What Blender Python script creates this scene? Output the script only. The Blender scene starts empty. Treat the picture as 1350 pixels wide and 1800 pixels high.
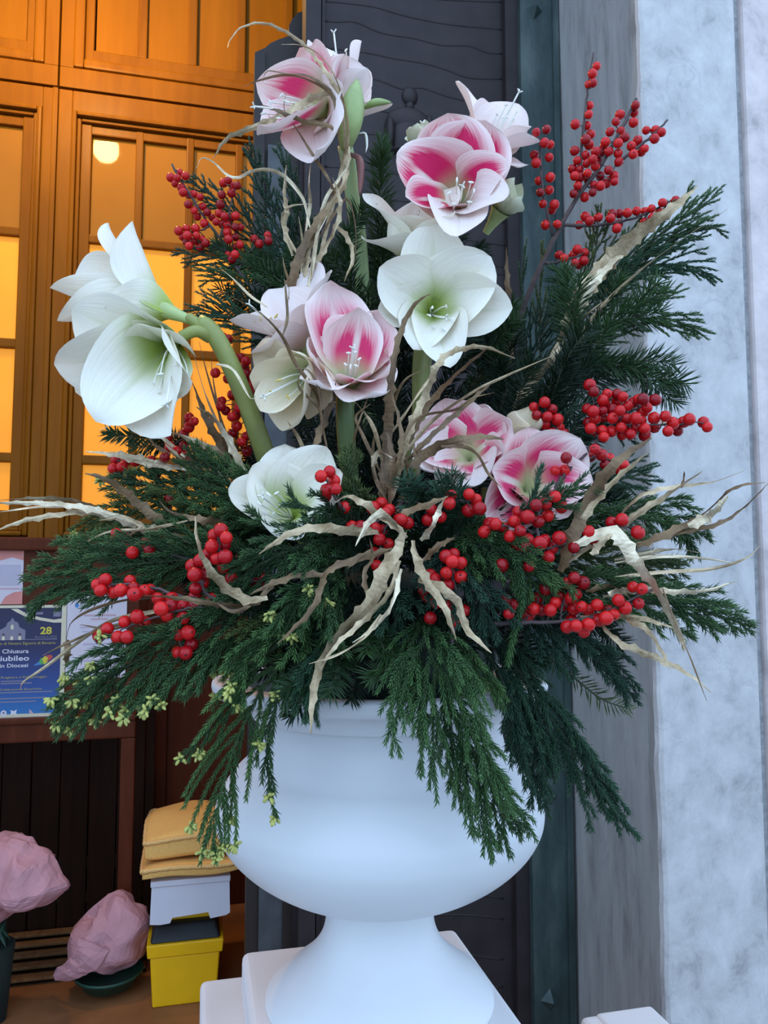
import bpy, bmesh, math, random
import numpy as np
from mathutils import Vector, noise as mnoise
random.seed(7); RNG = np.random.default_rng(7)
SC = bpy.context.scene
COL = SC.collection

# ------------------------------------------------------------------ camera, world, big lights, exposure
CAM = np.array([0.0, 0.0, 1.5]); PITCH = math.radians(4.5); F = 1370.0
cd = bpy.data.cameras.new('camera'); cam = bpy.data.objects.new('camera', cd); COL.objects.link(cam)
cam.location = CAM; cam.rotation_euler = (math.pi/2 + PITCH, 0, 0)
cd.sensor_fit = 'HORIZONTAL'; cd.sensor_width = 36; cd.lens = F/1350*36; cd.clip_start = 0.02
SC.camera = cam
world = bpy.data.worlds.new('dusk_sky'); SC.world = world; world.use_nodes = True
wn = world.node_tree; bg = wn.nodes['Background']
bg.inputs[0].default_value = (0.50, 0.70, 1.0, 1); bg.inputs[1].default_value = 2.5
vs = SC.view_settings; vs.view_transform = 'Standard'; vs.look = 'None'; vs.gamma = 1; vs.use_curve_mapping = False
vs.exposure = 0.0
LAMP_W = 90.0

# ------------------------------------------------------------------ geometry of the place
FWD = np.array([0, math.cos(PITCH), math.sin(PITCH)]); UP = np.array([0, -math.sin(PITCH), math.cos(PITCH)]); RT = np.array([1.0, 0, 0])
def ray(px, py):
    return FWD + (px-675)/F*RT - (py-900)/F*UP
def P(px, py, Y):
    d = ray(px, py); return CAM + d*(Y/d[1])
ANG = math.radians(13.4)
E1 = np.array([math.cos(ANG), math.sin(ANG), 0]); E2 = np.array([-math.sin(ANG), math.cos(ANG), 0]); EZ = np.array([0, 0, 1.0])
def W(s, n, z): return s*E1 + n*E2 + z*EZ
def on_n(px, py, n):          # a sight line meets the plane parallel to the facade at depth n -> (s, z)
    d = ray(px, py); t = (n - CAM@E2)/(d@E2); p = CAM + d*t; return p@E1, p[2]
def on_z(px, py, z):
    d = ray(px, py); t = (z-CAM[2])/d[2]; return CAM + d*t

# ------------------------------------------------------------------ materials
def newmat(name):
    m = bpy.data.materials.new(name); m.use_nodes = True
    nt = m.node_tree; b = nt.nodes['Principled BSDF']; return m, nt, b
def N(nt, t, **kw):
    n = nt.nodes.new(t)
    for k, v in kw.items(): setattr(n, k, v)
    return n
def ramp(nt, fac, stops, interp='LINEAR'):
    r = N(nt, 'ShaderNodeValToRGB'); r.color_ramp.interpolation = interp
    els = r.color_ramp.elements
    while len(els) < len(stops): els.new(0.5)
    for e, (p, c) in zip(els, stops):
        e.position = p; e.color = (*c, 1)
    nt.links.new(fac, r.inputs[0]); return r.outputs[0]
def coords(nt, kind='Object', scale=(1, 1, 1), rot=(0, 0, 0)):
    tc = N(nt, 'ShaderNodeTexCoord'); mp = N(nt, 'ShaderNodeMapping')
    mp.inputs['Scale'].default_value = scale; mp.inputs['Rotation'].default_value = rot
    nt.links.new(tc.outputs[kind], mp.inputs[0]); return mp.outputs[0]
def noise(nt, vec, scale, detail=4, rough=0.55, dist=0.0):
    n = N(nt, 'ShaderNodeTexNoise'); n.inputs['Scale'].default_value = scale; n.inputs['Detail'].default_value = detail
    n.inputs['Roughness'].default_value = rough; n.inputs['Distortion'].default_value = dist
    nt.links.new(vec, n.inputs['Vector']); return n.outputs['Fac']
def bump(nt, b, h, strength=0.3, dist=0.01):
    bp = N(nt, 'ShaderNodeBump'); bp.inputs['Strength'].default_value = strength; bp.inputs['Distance'].default_value = dist
    nt.links.new(h, bp.inputs['Height']); nt.links.new(bp.outputs[0], b.inputs['Normal'])
def mixc(nt, fac, a, c, mode='MIX'):
    m = N(nt, 'ShaderNodeMix', data_type='RGBA', blend_type=mode)
    def put(sock, v):
        if hasattr(v, 'is_linked'): nt.links.new(v, sock)
        elif isinstance(v, (int, float)): sock.default_value = v
        else: sock.default_value = (*v, 1)
    put(m.inputs[0], fac); put(m.inputs[6], a); put(m.inputs[7], c); return m.outputs[2]
def math_(nt, op, a, c=0.0, e=None):
    m = N(nt, 'ShaderNodeMath', operation=op)
    for i, v in enumerate((a, c, e)):
        if v is None: continue
        if hasattr(v, 'is_linked'): nt.links.new(v, m.inputs[i])
        else: m.inputs[i].default_value = v
    return m.outputs[0]
def mrange(nt, v, a, c, lo=0.0, hi=1.0):
    m = N(nt, 'ShaderNodeMapRange', interpolation_type='SMOOTHSTEP')
    nt.links.new(v, m.inputs[0]); m.inputs[1].default_value = a; m.inputs[2].default_value = c
    m.inputs[3].default_value = lo; m.inputs[4].default_value = hi; return m.outputs[0]

def plain(name, col, rough=0.5, metal=0.0, nscale=30, var=0.25, bstr=0.15, bdist=0.002, spec=0.5):
    m, nt, b = newmat(name); v = coords(nt); f = noise(nt, v, nscale)
    c = ramp(nt, f, [(0.3, tuple(x*(1-var) for x in col)), (0.7, tuple(min(1, x*(1+var)) for x in col))])
    nt.links.new(c, b.inputs['Base Color']); b.inputs['Roughness'].default_value = rough; b.inputs['Metallic'].default_value = metal
    b.inputs['Specular IOR Level'].default_value = spec
    if bstr: bump(nt, b, f, bstr, bdist)
    return m
def wood(name, dark, light, rough=0.32, gs=1.0, bstr=0.08):
    m, nt, b = newmat(name)
    v = coords(nt, scale=(14*gs, 14*gs, 1.2*gs)); f = noise(nt, v, 2.2, 6, 0.6, 0.6)
    v2 = coords(nt, scale=(2, 2, 0.7)); f2 = noise(nt, v2, 1.6, 3)
    g = math_(nt, 'MULTIPLY_ADD', f2, 0.5, math_(nt, 'MULTIPLY', f, 0.5))
    c = ramp(nt, g, [(0.32, dark), (0.52, tuple((a+c_)/2 for a, c_ in zip(dark, light))), (0.68, light)])
    nt.links.new(c, b.inputs['Base Color']); b.inputs['Roughness'].default_value = rough; b.inputs['Specular IOR Level'].default_value = 0.07
    bump(nt, b, f, bstr, 0.003); return m
def marble(name, base, vein, stain=None, scale=2.0, stretch=(1, 1, 1), rot=(0, 0, 0), rough=0.55, bstr=0.25, vs_=0.35):
    m, nt, b = newmat(name); v = coords(nt, scale=stretch, rot=rot)
    f1 = noise(nt, v, scale*2.2, 10, 0.66, 0.3)
    n2 = noise(nt, v, scale*1.3, 7, 0.6, 0.9)
    vein_f = mrange(nt, math_(nt, 'ABSOLUTE', math_(nt, 'SUBTRACT', n2, 0.5)), 0.0, 0.028, vs_*0.8, 0.0)
    vein_f = math_(nt, 'MULTIPLY', vein_f, mrange(nt, noise(nt, v, scale*0.9, 3), 0.42, 0.62))
    c = ramp(nt, f1, [(0.30, tuple(x*0.58 for x in base)), (0.44, tuple(x*0.88 for x in base)), (0.55, base), (0.72, tuple(min(1, x*1.16) for x in base))])
    c = mixc(nt, vein_f, c, vein)
    if stain:
        st = mrange(nt, noise(nt, v, scale*1.6, 4, 0.6), 0.705, 0.725); c = mixc(nt, st, c, stain)
    fine = noise(nt, v, scale*22, 6, 0.75)
    nt.links.new(c, b.inputs['Base Color']); b.inputs['Roughness'].default_value = rough
    bump(nt, b, math_(nt, 'MULTIPLY_ADD', fine, 0.5, f1), bstr, 0.006); return m

M = {}
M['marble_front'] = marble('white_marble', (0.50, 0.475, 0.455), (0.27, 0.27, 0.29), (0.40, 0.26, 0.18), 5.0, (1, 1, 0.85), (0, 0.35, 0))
M['marble_side'] = marble('shaded_streaked_marble', (0.37, 0.36, 0.34), (0.14, 0.145, 0.15), None, 3.2, (2.6, 2.6, 0.45), (0.2, 0.25, 0))  # darker copy of the front marble; the return's shade is in its colour
M['marble_pink'] = marble('pinkish_marble', (0.62, 0.52, 0.49), (0.42, 0.40, 0.42), (0.45, 0.33, 0.27), 3.5)
M['mortar'] = plain('grey_mortar', (0.33, 0.33, 0.33), 0.9, nscale=60)
M['bronze'] = plain('dark_violet_bronze', (0.027, 0.0195, 0.020), 0.55, 0.1, 14, 0.2, 0.12, spec=0.3)
M['patina'] = None
def patina():
    m, nt, b = newmat('green_patina_bronze'); v = coords(nt, scale=(3, 3, 0.9)); f = noise(nt, v, 4, 7, 0.65)
    c = ramp(nt, f, [(0.3, (0.018, 0.030, 0.029)), (0.52, (0.046, 0.072, 0.068)), (0.75, (0.105, 0.135, 0.122))])
    nt.links.new(c, b.inputs['Base Color']); b.inputs['Roughness'].default_value = 0.55; b.inputs['Metallic'].default_value = 0.3
    bump(nt, b, f, 0.2, 0.004); return m
M['patina'] = patina()
M['bronze_brown'] = plain('brown_bronze_edge', (0.018, 0.010, 0.007), 0.6, 0.1, 10, 0.25)
M['bronze_blue'] = plain('blue_grey_bronze_strip', (0.055, 0.058, 0.062), 0.55, 0.1, 16, 0.3)
M['wood'] = wood('honey_varnished_wood', (0.17, 0.060, 0.0035), (0.27, 0.105, 0.006), 0.34, 0.6)
M['wood_panel'] = wood('honey_wood_panel', (0.23, 0.085, 0.004), (0.33, 0.13, 0.006), 0.38, 0.6)
M['wood_red'] = wood('red_brown_wood', (0.070, 0.016, 0.007), (0.13, 0.034, 0.014), 0.42)
M['wood_dark'] = wood('dark_brown_wood', (0.014, 0.006, 0.0035), (0.032, 0.014, 0.008), 0.5)
M['wood_slat'] = wood('worn_slat_wood', (0.10, 0.045, 0.02), (0.26, 0.14, 0.06), 0.5)
M['floor'] = plain('brown_floor', (0.25, 0.10, 0.036), 0.55, 0, 5, 0.3, 0.1)
M['stone_ground'] = plain('grey_paving', (0.24, 0.235, 0.23), 0.8, 0, 3, 0.2)
M['plaster'] = plain('dim_plaster', (0.30, 0.20, 0.12), 0.9, 0, 8, 0.15)
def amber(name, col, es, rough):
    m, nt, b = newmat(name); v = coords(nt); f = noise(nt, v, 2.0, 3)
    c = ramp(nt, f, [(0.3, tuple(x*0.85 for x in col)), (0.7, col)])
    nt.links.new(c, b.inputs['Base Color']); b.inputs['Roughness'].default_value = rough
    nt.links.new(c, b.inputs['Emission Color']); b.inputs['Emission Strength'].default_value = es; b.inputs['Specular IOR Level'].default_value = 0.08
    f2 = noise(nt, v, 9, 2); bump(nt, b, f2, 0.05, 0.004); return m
M['pane_hi'] = amber('glowing_amber_glass', (0.30, 0.125, 0.012), 0.42, 0.045)  # upper glass glows by itself, standing in for the lit interior behind
M['pane_lo'] = amber('bright_glowing_amber_glass', (0.80, 0.30, 0.028), 0.80, 0.22)  # lower rows given a stronger glow of their own, no lamp behind
M['urn'] = plain('white_resin', (0.63, 0.63, 0.63), 0.38, 0, 3, 0.015, 0.02, spec=0.35)
M['plinth'] = plain('white_painted_plinth', (0.66, 0.63, 0.62), 0.55, 0, 6, 0.02, 0.04)
M['liner'] = plain('dark_green_plastic', (0.006, 0.018, 0.014), 0.6, 0, 30, 0.2)
M['foam'] = plain('dark_floral_foam', (0.006, 0.012, 0.007), 0.95, 0, 80, 0.3, 0.5)
M['stem'] = plain('amaryllis_stem_green', (0.26, 0.28, 0.075), 0.42, 0, 12, 0.25, 0.05)
M['stem_deep'] = plain('deep_amaryllis_stem', (0.12, 0.17, 0.05), 0.42, 0, 12, 0.25, 0.05)
M['stem_pale'] = plain('pale_amaryllis_stem', (0.33, 0.44, 0.19), 0.42, 0, 12, 0.2, 0.05)
M['bud_green'] = plain('green_spathe', (0.30, 0.38, 0.13), 0.45, 0, 18, 0.3, 0.1)
M['tube_green'] = plain('pale_green_flower_tube', (0.42, 0.50, 0.20), 0.5, 0, 18, 0.2, 0.05)
M['bud_red'] = plain('reddish_bract', (0.24, 0.09, 0.075), 0.5, 0, 20, 0.3, 0.1)
M['filament'] = plain('pale_filament', (0.80, 0.78, 0.68), 0.5, 0, 20, 0.05, 0)
M['anther'] = plain('yellow_anther', (0.62, 0.47, 0.12), 0.7, 0, 60, 0.2, 0.1)
M['twig'] = plain('grey_brown_twig', (0.075, 0.05, 0.048), 0.75, 0, 70, 0.35, 0.4)
M['berry'] = None
def berry():
    m, nt, b = newmat('red_berry_skin'); oi = N(nt, 'ShaderNodeObjectInfo'); v = coords(nt); f = noise(nt, v, 160, 2)
    c = ramp(nt, oi.outputs['Random'], [(0.0, (0.22, 0.003, 0.006)), (0.3, (0.44, 0.005, 0.008)), (1.0, (0.64, 0.012, 0.011))])
    c = mixc(nt, mrange(nt, f, 0.55, 0.75, 0, 0.25), c, (0.30, 0.008, 0.01))
    nt.links.new(c, b.inputs['Base Color']); b.inputs['Roughness'].default_value = 0.27; b.inputs['Specular IOR Level'].default_value = 0.32
    return m
M['berry'] = berry()
M['calyx'] = plain('dark_berry_calyx', (0.03, 0.008, 0.008), 0.8)
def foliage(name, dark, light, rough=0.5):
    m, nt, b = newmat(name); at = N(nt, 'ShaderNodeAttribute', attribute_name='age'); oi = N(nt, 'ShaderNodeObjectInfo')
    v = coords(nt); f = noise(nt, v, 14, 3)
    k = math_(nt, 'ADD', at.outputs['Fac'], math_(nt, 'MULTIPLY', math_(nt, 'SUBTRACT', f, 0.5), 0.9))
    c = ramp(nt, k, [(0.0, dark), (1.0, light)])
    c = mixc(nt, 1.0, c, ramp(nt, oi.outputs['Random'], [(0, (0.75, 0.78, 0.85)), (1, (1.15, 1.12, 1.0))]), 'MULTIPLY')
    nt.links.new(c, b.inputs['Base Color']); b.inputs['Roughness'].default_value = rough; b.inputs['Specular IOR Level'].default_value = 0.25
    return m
M['cedar'] = foliage('cedar_green', (0.016, 0.046, 0.016), (0.09, 0.175, 0.055))
M['cedar_bright'] = foliage('bright_cedar_green', (0.024, 0.066, 0.02), (0.115, 0.225, 0.066))
M['cedar_blue'] = foliage('bluish_cedar_green', (0.011, 0.038, 0.022), (0.048, 0.115, 0.06))
M['cedar_olive'] = foliage('olive_cedar_green', (0.026, 0.048, 0.014), (0.11, 0.155, 0.045))
M['fir'] = foliage('fir_green', (0.012, 0.032, 0.01), (0.046, 0.098, 0.03), 0.38)
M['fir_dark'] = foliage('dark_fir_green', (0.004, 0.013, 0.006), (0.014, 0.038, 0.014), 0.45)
M['cone_bud'] = plain('yellow_green_bud', (0.40, 0.40, 0.10), 0.6, 0, 90, 0.3, 0.1)
M['sprig_stem'] = plain('brown_green_sprig_stem', (0.05, 0.055, 0.025), 0.7, 0, 60, 0.3)
def gold(name, a, c_, met, rough):
    m, nt, b = newmat(name); v = coords(nt); f = noise(nt, v, 70, 6, 0.7); f0 = noise(nt, v, 16, 3)
    g = math_(nt, 'MULTIPLY_ADD', f0, 0.6, math_(nt, 'MULTIPLY', f, 0.4))
    c = ramp(nt, g, [(0.38, a), (0.6, c_)]); nt.links.new(c, b.inputs['Base Color'])
    b.inputs['Metallic'].default_value = met; b.inputs['Roughness'].default_value = rough; bump(nt, b, f, 0.5, 0.002); return m
M['gold'] = gold('gold_painted_leaf', (0.20, 0.13, 0.06), (0.60, 0.46, 0.28), 0.55, 0.40)
M['gold_brown'] = gold('bronze_painted_leaf', (0.085, 0.047, 0.020), (0.25, 0.155, 0.075), 0.35, 0.5)
M['gold_pale'] = gold('pale_gold_leaf', (0.34, 0.25, 0.14), (0.80, 0.67, 0.46), 0.55, 0.36)

def petal_mat(name, body, throat, pink=None, amount=0.0, reach=0.66, midrib=True):
    m, nt, b = newmat(name)
    uv = N(nt, 'ShaderNodeUVMap', uv_map='UVMap'); sp = N(nt, 'ShaderNodeSeparateXYZ'); nt.links.new(uv.outputs[0], sp.inputs[0])
    u = math_(nt, 'ABSOLUTE', math_(nt, 'MULTIPLY_ADD', sp.outputs[0], 2.0, -1.0)); v = sp.outputs[1]
    mp = N(nt, 'ShaderNodeMapping'); mp.inputs['Scale'].default_value = (34, 1.8, 1); nt.links.new(uv.outputs[0], mp.inputs[0])
    oi = N(nt, 'ShaderNodeObjectInfo'); off = N(nt, 'ShaderNodeCombineXYZ'); nt.links.new(math_(nt, 'MULTIPLY', oi.outputs['Random'], 37.0), off.inputs[1])
    nt.links.new(off.outputs[0], mp.inputs['Location'])
    streak = noise(nt, mp.outputs[0], 1.0, 4, 0.6)
    vv = math_(nt, 'MULTIPLY_ADD', math_(nt, 'SUBTRACT', streak, 0.5), 0.55, v)
    col = mixc(nt, mrange(nt, streak, 0.40, 0.62, 0.14, 0.0), body, tuple(x*0.72 for x in body))
    if pink:
        a = math_(nt, 'MULTIPLY', mrange(nt, vv, reach-0.34, reach+0.08, 1, 0), mrange(nt, math_(nt, 'MULTIPLY_ADD', math_(nt, 'SUBTRACT', streak, 0.5), 0.45, u), 0.30, 1.02, 1, 0))
        rib = math_(nt, 'MULTIPLY_ADD', mrange(nt, v, 0.55, 0.82, 1, 0), mrange(nt, u, 0.04, 0.20, 1, 0), 0.0)
        a = math_(nt, 'MULTIPLY', a, math_(nt, 'SUBTRACT', 1.0, rib))
        a = math_(nt, 'MULTIPLY', a, math_(nt, 'MULTIPLY_ADD', streak, 1.5, 0.22))
        a = math_(nt, 'MULTIPLY', a, amount); a = math_(nt, 'MINIMUM', a, 1.0)
        col = mixc(nt, a, col, pink)
    th = mrange(nt, math_(nt, 'MULTIPLY_ADD', u, 0.10, v), *((0.20, 0.50) if pink else (0.22, 0.56)), 1, 0)
    col = mixc(nt, th, col, throat)
    if midrib:
        rb = math_(nt, 'MULTIPLY', mrange(nt, u, 0.03, 0.13, 0.15 if pink else 0.38, 0), mrange(nt, v, 0.5, 0.95, 1, 0))
        col = mixc(nt, rb, col, tuple(0.5*x+0.5*y for x, y in zip(throat, body)))
    nt.links.new(col, b.inputs['Base Color']); b.inputs['Roughness'].default_value = 0.55; b.inputs['Specular IOR Level'].default_value = 0.25
    bump(nt, b, streak, 0.55, 0.002)
    tr = N(nt, 'ShaderNodeBsdfTranslucent'); nt.links.new(col, tr.inputs[0])
    mx = N(nt, 'ShaderNodeMixShader'); mx.inputs[0].default_value = 0.16
    out = nt.nodes['Material Output']; nt.links.new(b.outputs[0], mx.inputs[1]); nt.links.new(tr.outputs[0], mx.inputs[2]); nt.links.new(mx.outputs[0], out.inputs[0])
    return m
WHITE = (0.94, 0.88, 0.74); BLUSH = (0.94, 0.76, 0.70); CREAM = (0.88, 0.75, 0.54)
M['petal_white'] = petal_mat('white_petal', WHITE, (0.42, 0.52, 0.10))
M['petal_cream'] = petal_mat('cream_petal', CREAM, (0.62, 0.66, 0.34))
M['petal_pink'] = petal_mat('pink_streaked_petal', BLUSH, (0.62, 0.66, 0.32), (0.66, 0.016, 0.11), 1.75, 0.88)
M['petal_mid'] = petal_mat('rose_streaked_petal', BLUSH, (0.66, 0.70, 0.38), (0.74, 0.045, 0.16), 1.5, 0.78)
M['petal_pale'] = petal_mat('pale_blush_petal', (0.94, 0.79, 0.73), (0.78, 0.64, 0.45), (0.80, 0.20, 0.32), 0.75, 0.45)
M['petal_bud'] = petal_mat('green_white_bud_petal', (0.74, 0.76, 0.55), (0.34, 0.42, 0.14))

# ------------------------------------------------------------------ mesh helpers
class MB:
    def __init__(s): s.v = []; s.f = []; s.mi = []
    def add(s, v, f, mi=0):
        o = sum(len(a) for a in s.v) if False else getattr(s, 'n', 0)
        s.v.append(np.asarray(v, float)); s.n = o + len(v)
        s.f += [tuple(int(i)+o for i in q) for q in f]; s.mi += [mi]*len(f); return s
    def box(s, s0, s1, n0, n1, z0, z1, mi=0):       # a box in the facade's own directions
        c = [W(a, b_, c_) for c_ in (z0, z1) for b_ in (n0, n1) for a in (s0, s1)]
        return s.add(c, [(0, 2, 3, 1), (4, 5, 7, 6), (0, 1, 5, 4), (2, 6, 7, 3), (0, 4, 6, 2), (1, 3, 7, 5)], mi)
    def frustum(s, s0, s1, n0, n1, z0, z1, ts, tn, mi=0, c=None):
        cs, cn = (s0+s1)/2, (n0+n1)/2
        lo = [W(a, b_, z0) for b_ in (n0, n1) for a in (s0, s1)]
        hi = [W(cs+(a-cs)*ts, cn+(b_-cn)*tn, z1) for b_ in (n0, n1) for a in (s0, s1)]
        return s.add(lo+hi, [(0, 2, 3, 1), (4, 5, 7, 6), (0, 1, 5, 4), (2, 6, 7, 3), (0, 4, 6, 2), (1, 3, 7, 5)], mi)
    def tube(s, pts, r, k=6, mi=0, cap=True):
        pts = np.asarray(pts, float); n = len(pts); r = np.broadcast_to(np.asarray(r, float), (n,))
        T, A, B = frames(pts); th = np.arange(k)*2*math.pi/k
        ring = pts[:, None, :] + r[:, None, None]*(np.cos(th)[None, :, None]*A[:, None, :] + np.sin(th)[None, :, None]*B[:, None, :])
        f = [(i*k+j, i*k+(j+1) % k, (i+1)*k+(j+1) % k, (i+1)*k+j) for i in range(n-1) for j in range(k)]
        if cap: f += [tuple(range(k))[::-1], tuple((n-1)*k+j for j in range(k))]
        return s.add(ring.reshape(-1, 3), f, mi)
    def ball(s, c, r, axis=(0, 0, 1), seg=8, rings=6, mi=0):     # r: radius or (cross radius, half length along axis)
        rc, rl = (r, r) if np.isscalar(r) else r
        a = np.asarray(axis, float); a = a/np.linalg.norm(a); A, B = perp(a); v = [np.asarray(c)+a*rl]; f = []
        for i in range(1, rings):
            ph = math.pi*i/rings
            for j in range(seg):
                th = 2*math.pi*j/seg
                v.append(np.asarray(c)+a*rl*math.cos(ph)+(A*math.cos(th)+B*math.sin(th))*rc*math.sin(ph))
        v.append(np.asarray(c)-a*rl); L = len(v)-1
        for j in range(seg):
            f.append((0, 1+j, 1+(j+1) % seg)); f.append((L, 1+(rings-2)*seg+(j+1) % seg, 1+(rings-2)*seg+j))
            for i in range(rings-2):
                f.append((1+i*seg+j, 1+(i+1)*seg+j, 1+(i+1)*seg+(j+1) % seg, 1+i*seg+(j+1) % seg))
        return s.add(v, f, mi)
    def lathe(s, c, prof, seg=96, mi=0):           # prof: (r, z) world heights about the vertical through c
        v = []; f = []; n = len(prof)
        for r, z in prof:
            for j in range(seg):
                th = 2*math.pi*j/seg; v.append((c[0]+r*math.cos(th), c[1]+r*math.sin(th), z))
        for i in range(n-1):
            for j in range(seg): f.append((i*seg+j, i*seg+(j+1) % seg, (i+1)*seg+(j+1) % seg, (i+1)*seg+j))
        return s.add(v, f, mi)
    def prism(s, pts2, n0, n1, mi=0):              # outline of (s, z) points pushed from n0 to n1
        k = len(pts2); v = [W(a, n0, z) for a, z in pts2]+[W(a, n1, z) for a, z in pts2]
        f = [tuple(range(k)), tuple(range(2*k-1, k-1, -1))]+[(i, i+k, (i+1) % k+k, (i+1) % k) for i in range(k)]
        return s.add(v, f, mi)
    def build(s, name, mat, parent=None, smooth=False, **kw):
        return mk(name, np.concatenate(s.v) if s.v else np.zeros((0, 3)), s.f, mat, parent, smooth, mi=s.mi, **kw)
def perp(a):
    r = np.array([0, 0, 1.0]) if abs(a[2]) < 0.9 else np.array([1.0, 0, 0])
    A = np.cross(a, r); A /= np.linalg.norm(A); return A, np.cross(a, A)
def frames(p):
    T = np.gradient(p, axis=0); T /= np.linalg.norm(T, axis=1, keepdims=True)+1e-12
    r = np.array([0.13, -0.97, 0.2]); A = np.cross(T, r); nn = np.linalg.norm(A, axis=1, keepdims=True)
    A = np.where(nn > 1e-3, A/np.maximum(nn, 1e-6), np.array([1.0, 0, 0])); return T, A, np.cross(T, A)
def smooth_line(pts, n):
    p = np.asarray(pts, float)
    if len(p) == 2: t = np.linspace(0, 1, n)[:, None]; return p[0]*(1-t)+p[1]*t
    q = np.vstack([2*p[0]-p[1], p, 2*p[-1]-p[-2]]); seg = np.linalg.norm(np.diff(p, axis=0), axis=1); cum = np.r_[0, np.cumsum(seg)]
    out = []
    for d in np.linspace(0, cum[-1], n):
        i = min(np.searchsorted(cum, d, 'right')-1, len(p)-2); t = (d-cum[i])/max(seg[i], 1e-9); a, b_, c, e = q[i:i+4]
        out.append(0.5*((2*b_)+(c-a)*t+(2*a-5*b_+4*c-e)*t*t+(3*b_-a-3*c+e)*t**3))
    return np.array(out)
ORG = {}
def origin_of(o):
    while o is not None and o.name not in ORG: o = o.parent
    return ORG[o.name] if o is not None else np.zeros(3)
def mk(name, v, f, mat, parent=None, smooth=False, mi=None, uv=None, age=None, tag=None, kind=None):
    v = np.asarray(v, float)
    if parent is None:
        org = np.array([(v[:, 0].min()+v[:, 0].max())/2, (v[:, 1].min()+v[:, 1].max())/2, v[:, 2].min()])
    else: org = origin_of(parent)
    me = bpy.data.meshes.new(name); vv = v-org
    if isinstance(f, np.ndarray):
        nf, k = f.shape; me.vertices.add(len(vv)); me.vertices.foreach_set('co', vv.astype(np.float32).ravel())
        me.loops.add(nf*k); me.loops.foreach_set('vertex_index', f.astype(np.int32).ravel())
        me.polygons.add(nf); me.polygons.foreach_set('loop_start', np.arange(0, nf*k, k, dtype=np.int32))
        me.update(calc_edges=True)
    else: me.from_pydata(vv.tolist(), [], f)
    for m in (mat if isinstance(mat, (list, tuple)) else [mat]): me.materials.append(m)
    if mi is not None and any(mi): me.polygons.foreach_set('material_index', mi)
    if smooth: me.polygons.foreach_set('use_smooth', [True]*len(me.polygons))
    if uv is not None:
        l = me.uv_layers.new(name='UVMap'); li = np.zeros(len(me.loops), dtype=np.int32); me.loops.foreach_get('vertex_index', li)
        l.data.foreach_set('uv', np.asarray(uv, np.float32)[li].ravel())
    if age is not None:
        at = me.attributes.new('age', 'FLOAT', 'POINT'); at.data.foreach_set('value', np.asarray(age, np.float32))
    me.validate(); o = bpy.data.objects.new(name, me); COL.objects.link(o)
    if parent is None: o.location = org; ORG[o.name] = org
    else: o.parent = parent
    if tag: tagit(o, *tag)
    if kind: o['kind'] = kind
    return o
def tagit(o, label, cat, group=None, kind=None):
    o['label'] = label; o['category'] = cat
    if group: o['group'] = group
    if kind: o['kind'] = kind
    return o
def thing(name, loc, label, cat, group=None, kind=None):
    o = bpy.data.objects.new(name, None); COL.objects.link(o); o.empty_display_size = 0.05
    o.location = tuple(loc); ORG[o.name] = np.asarray(loc, float); return tagit(o, label, cat, group, kind)
def struct(name, mb, mat, label, cat, parent=None, smooth=False):
    o = mb.build(name, mat, parent, smooth)
    if parent is None: tagit(o, label, cat, None, 'structure')
    return o
def bevel(o, w, seg=3):
    bm = bmesh.new(); bm.from_mesh(o.data); bmesh.ops.recalc_face_normals(bm, faces=bm.faces)
    bmesh.ops.bevel(bm, geom=list(bm.edges), offset=w, segments=seg, affect='EDGES', profile=0.6); bm.to_mesh(o.data); bm.free(); return o
def fixn(o):
    bm = bmesh.new(); bm.from_mesh(o.data); bmesh.ops.recalc_face_normals(bm, faces=bm.faces); bm.to_mesh(o.data); bm.free(); return o

# ================================================================== THE SETTING
NF = 1.875                                          # facade plane
S_J = 1.192                                         # the doorway's right jamb
sb, _ = on_n(996, 1007, 2.4)
d_ = ray(996, 1007); t_ = (S_J - CAM@E1)/(d_@E1); NB = (CAM+d_*t_)@E2      # depth where jamb meets bronze frame
TOP = 6.2
mb = MB(); mb.box(-1.9, 3.2, NF+0.05, 4.6, -0.06, 0.0); struct('floor', mb, M['floor'], 'brown floor of the church vestibule under the yellow bin', 'floor')
mb = MB(); mb.box(-14, 14, -14, NF+0.05, -0.10, -0.02); struct('floor', mb, M['stone_ground'], 'grey paving of the forecourt under the white plinths', 'paving')
s_r = on_n(1322, 900, NF)[0]
# marble pilaster: slightly uneven arris
mb = MB(); zz = np.linspace(0, TOP, 190); rr = np.random.default_rng(3)
jag = np.convolve(rr.normal(0, 0.007, 190), [0.25, 0.5, 0.25], 'same')+0.0015*np.sin(zz*2.3)
fr = np.convolve(rr.normal(0, 0.006, 190), [0.25, 0.5, 0.25], 'same')
v = []; 
for i, z in enumerate(zz):
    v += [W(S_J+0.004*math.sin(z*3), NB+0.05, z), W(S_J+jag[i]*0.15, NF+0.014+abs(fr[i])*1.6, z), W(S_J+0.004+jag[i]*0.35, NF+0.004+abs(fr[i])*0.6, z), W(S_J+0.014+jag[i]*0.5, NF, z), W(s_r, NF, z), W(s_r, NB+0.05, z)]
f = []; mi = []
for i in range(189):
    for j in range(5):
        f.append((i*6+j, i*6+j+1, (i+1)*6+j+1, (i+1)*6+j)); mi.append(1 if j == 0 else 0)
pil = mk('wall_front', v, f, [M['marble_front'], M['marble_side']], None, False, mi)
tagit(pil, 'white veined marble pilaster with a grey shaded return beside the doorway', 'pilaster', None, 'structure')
mb = MB(); mb.box(s_r, s_r+0.022, NF+0.012, NB, 0, TOP); struct('trim_1', mb, M['mortar'], 'grey mortar joint along the outer edge of the marble pilaster', 'joint')
mb = MB(); mb.box(s_r+0.022, s_r+2.6, NF-0.012, NB, 0, TOP); o = struct('wall_right', mb, M['marble_pink'], 'pinkish marble wall block beyond the mortar joint', 'wall'); bevel(o, 0.01, 2)
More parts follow.
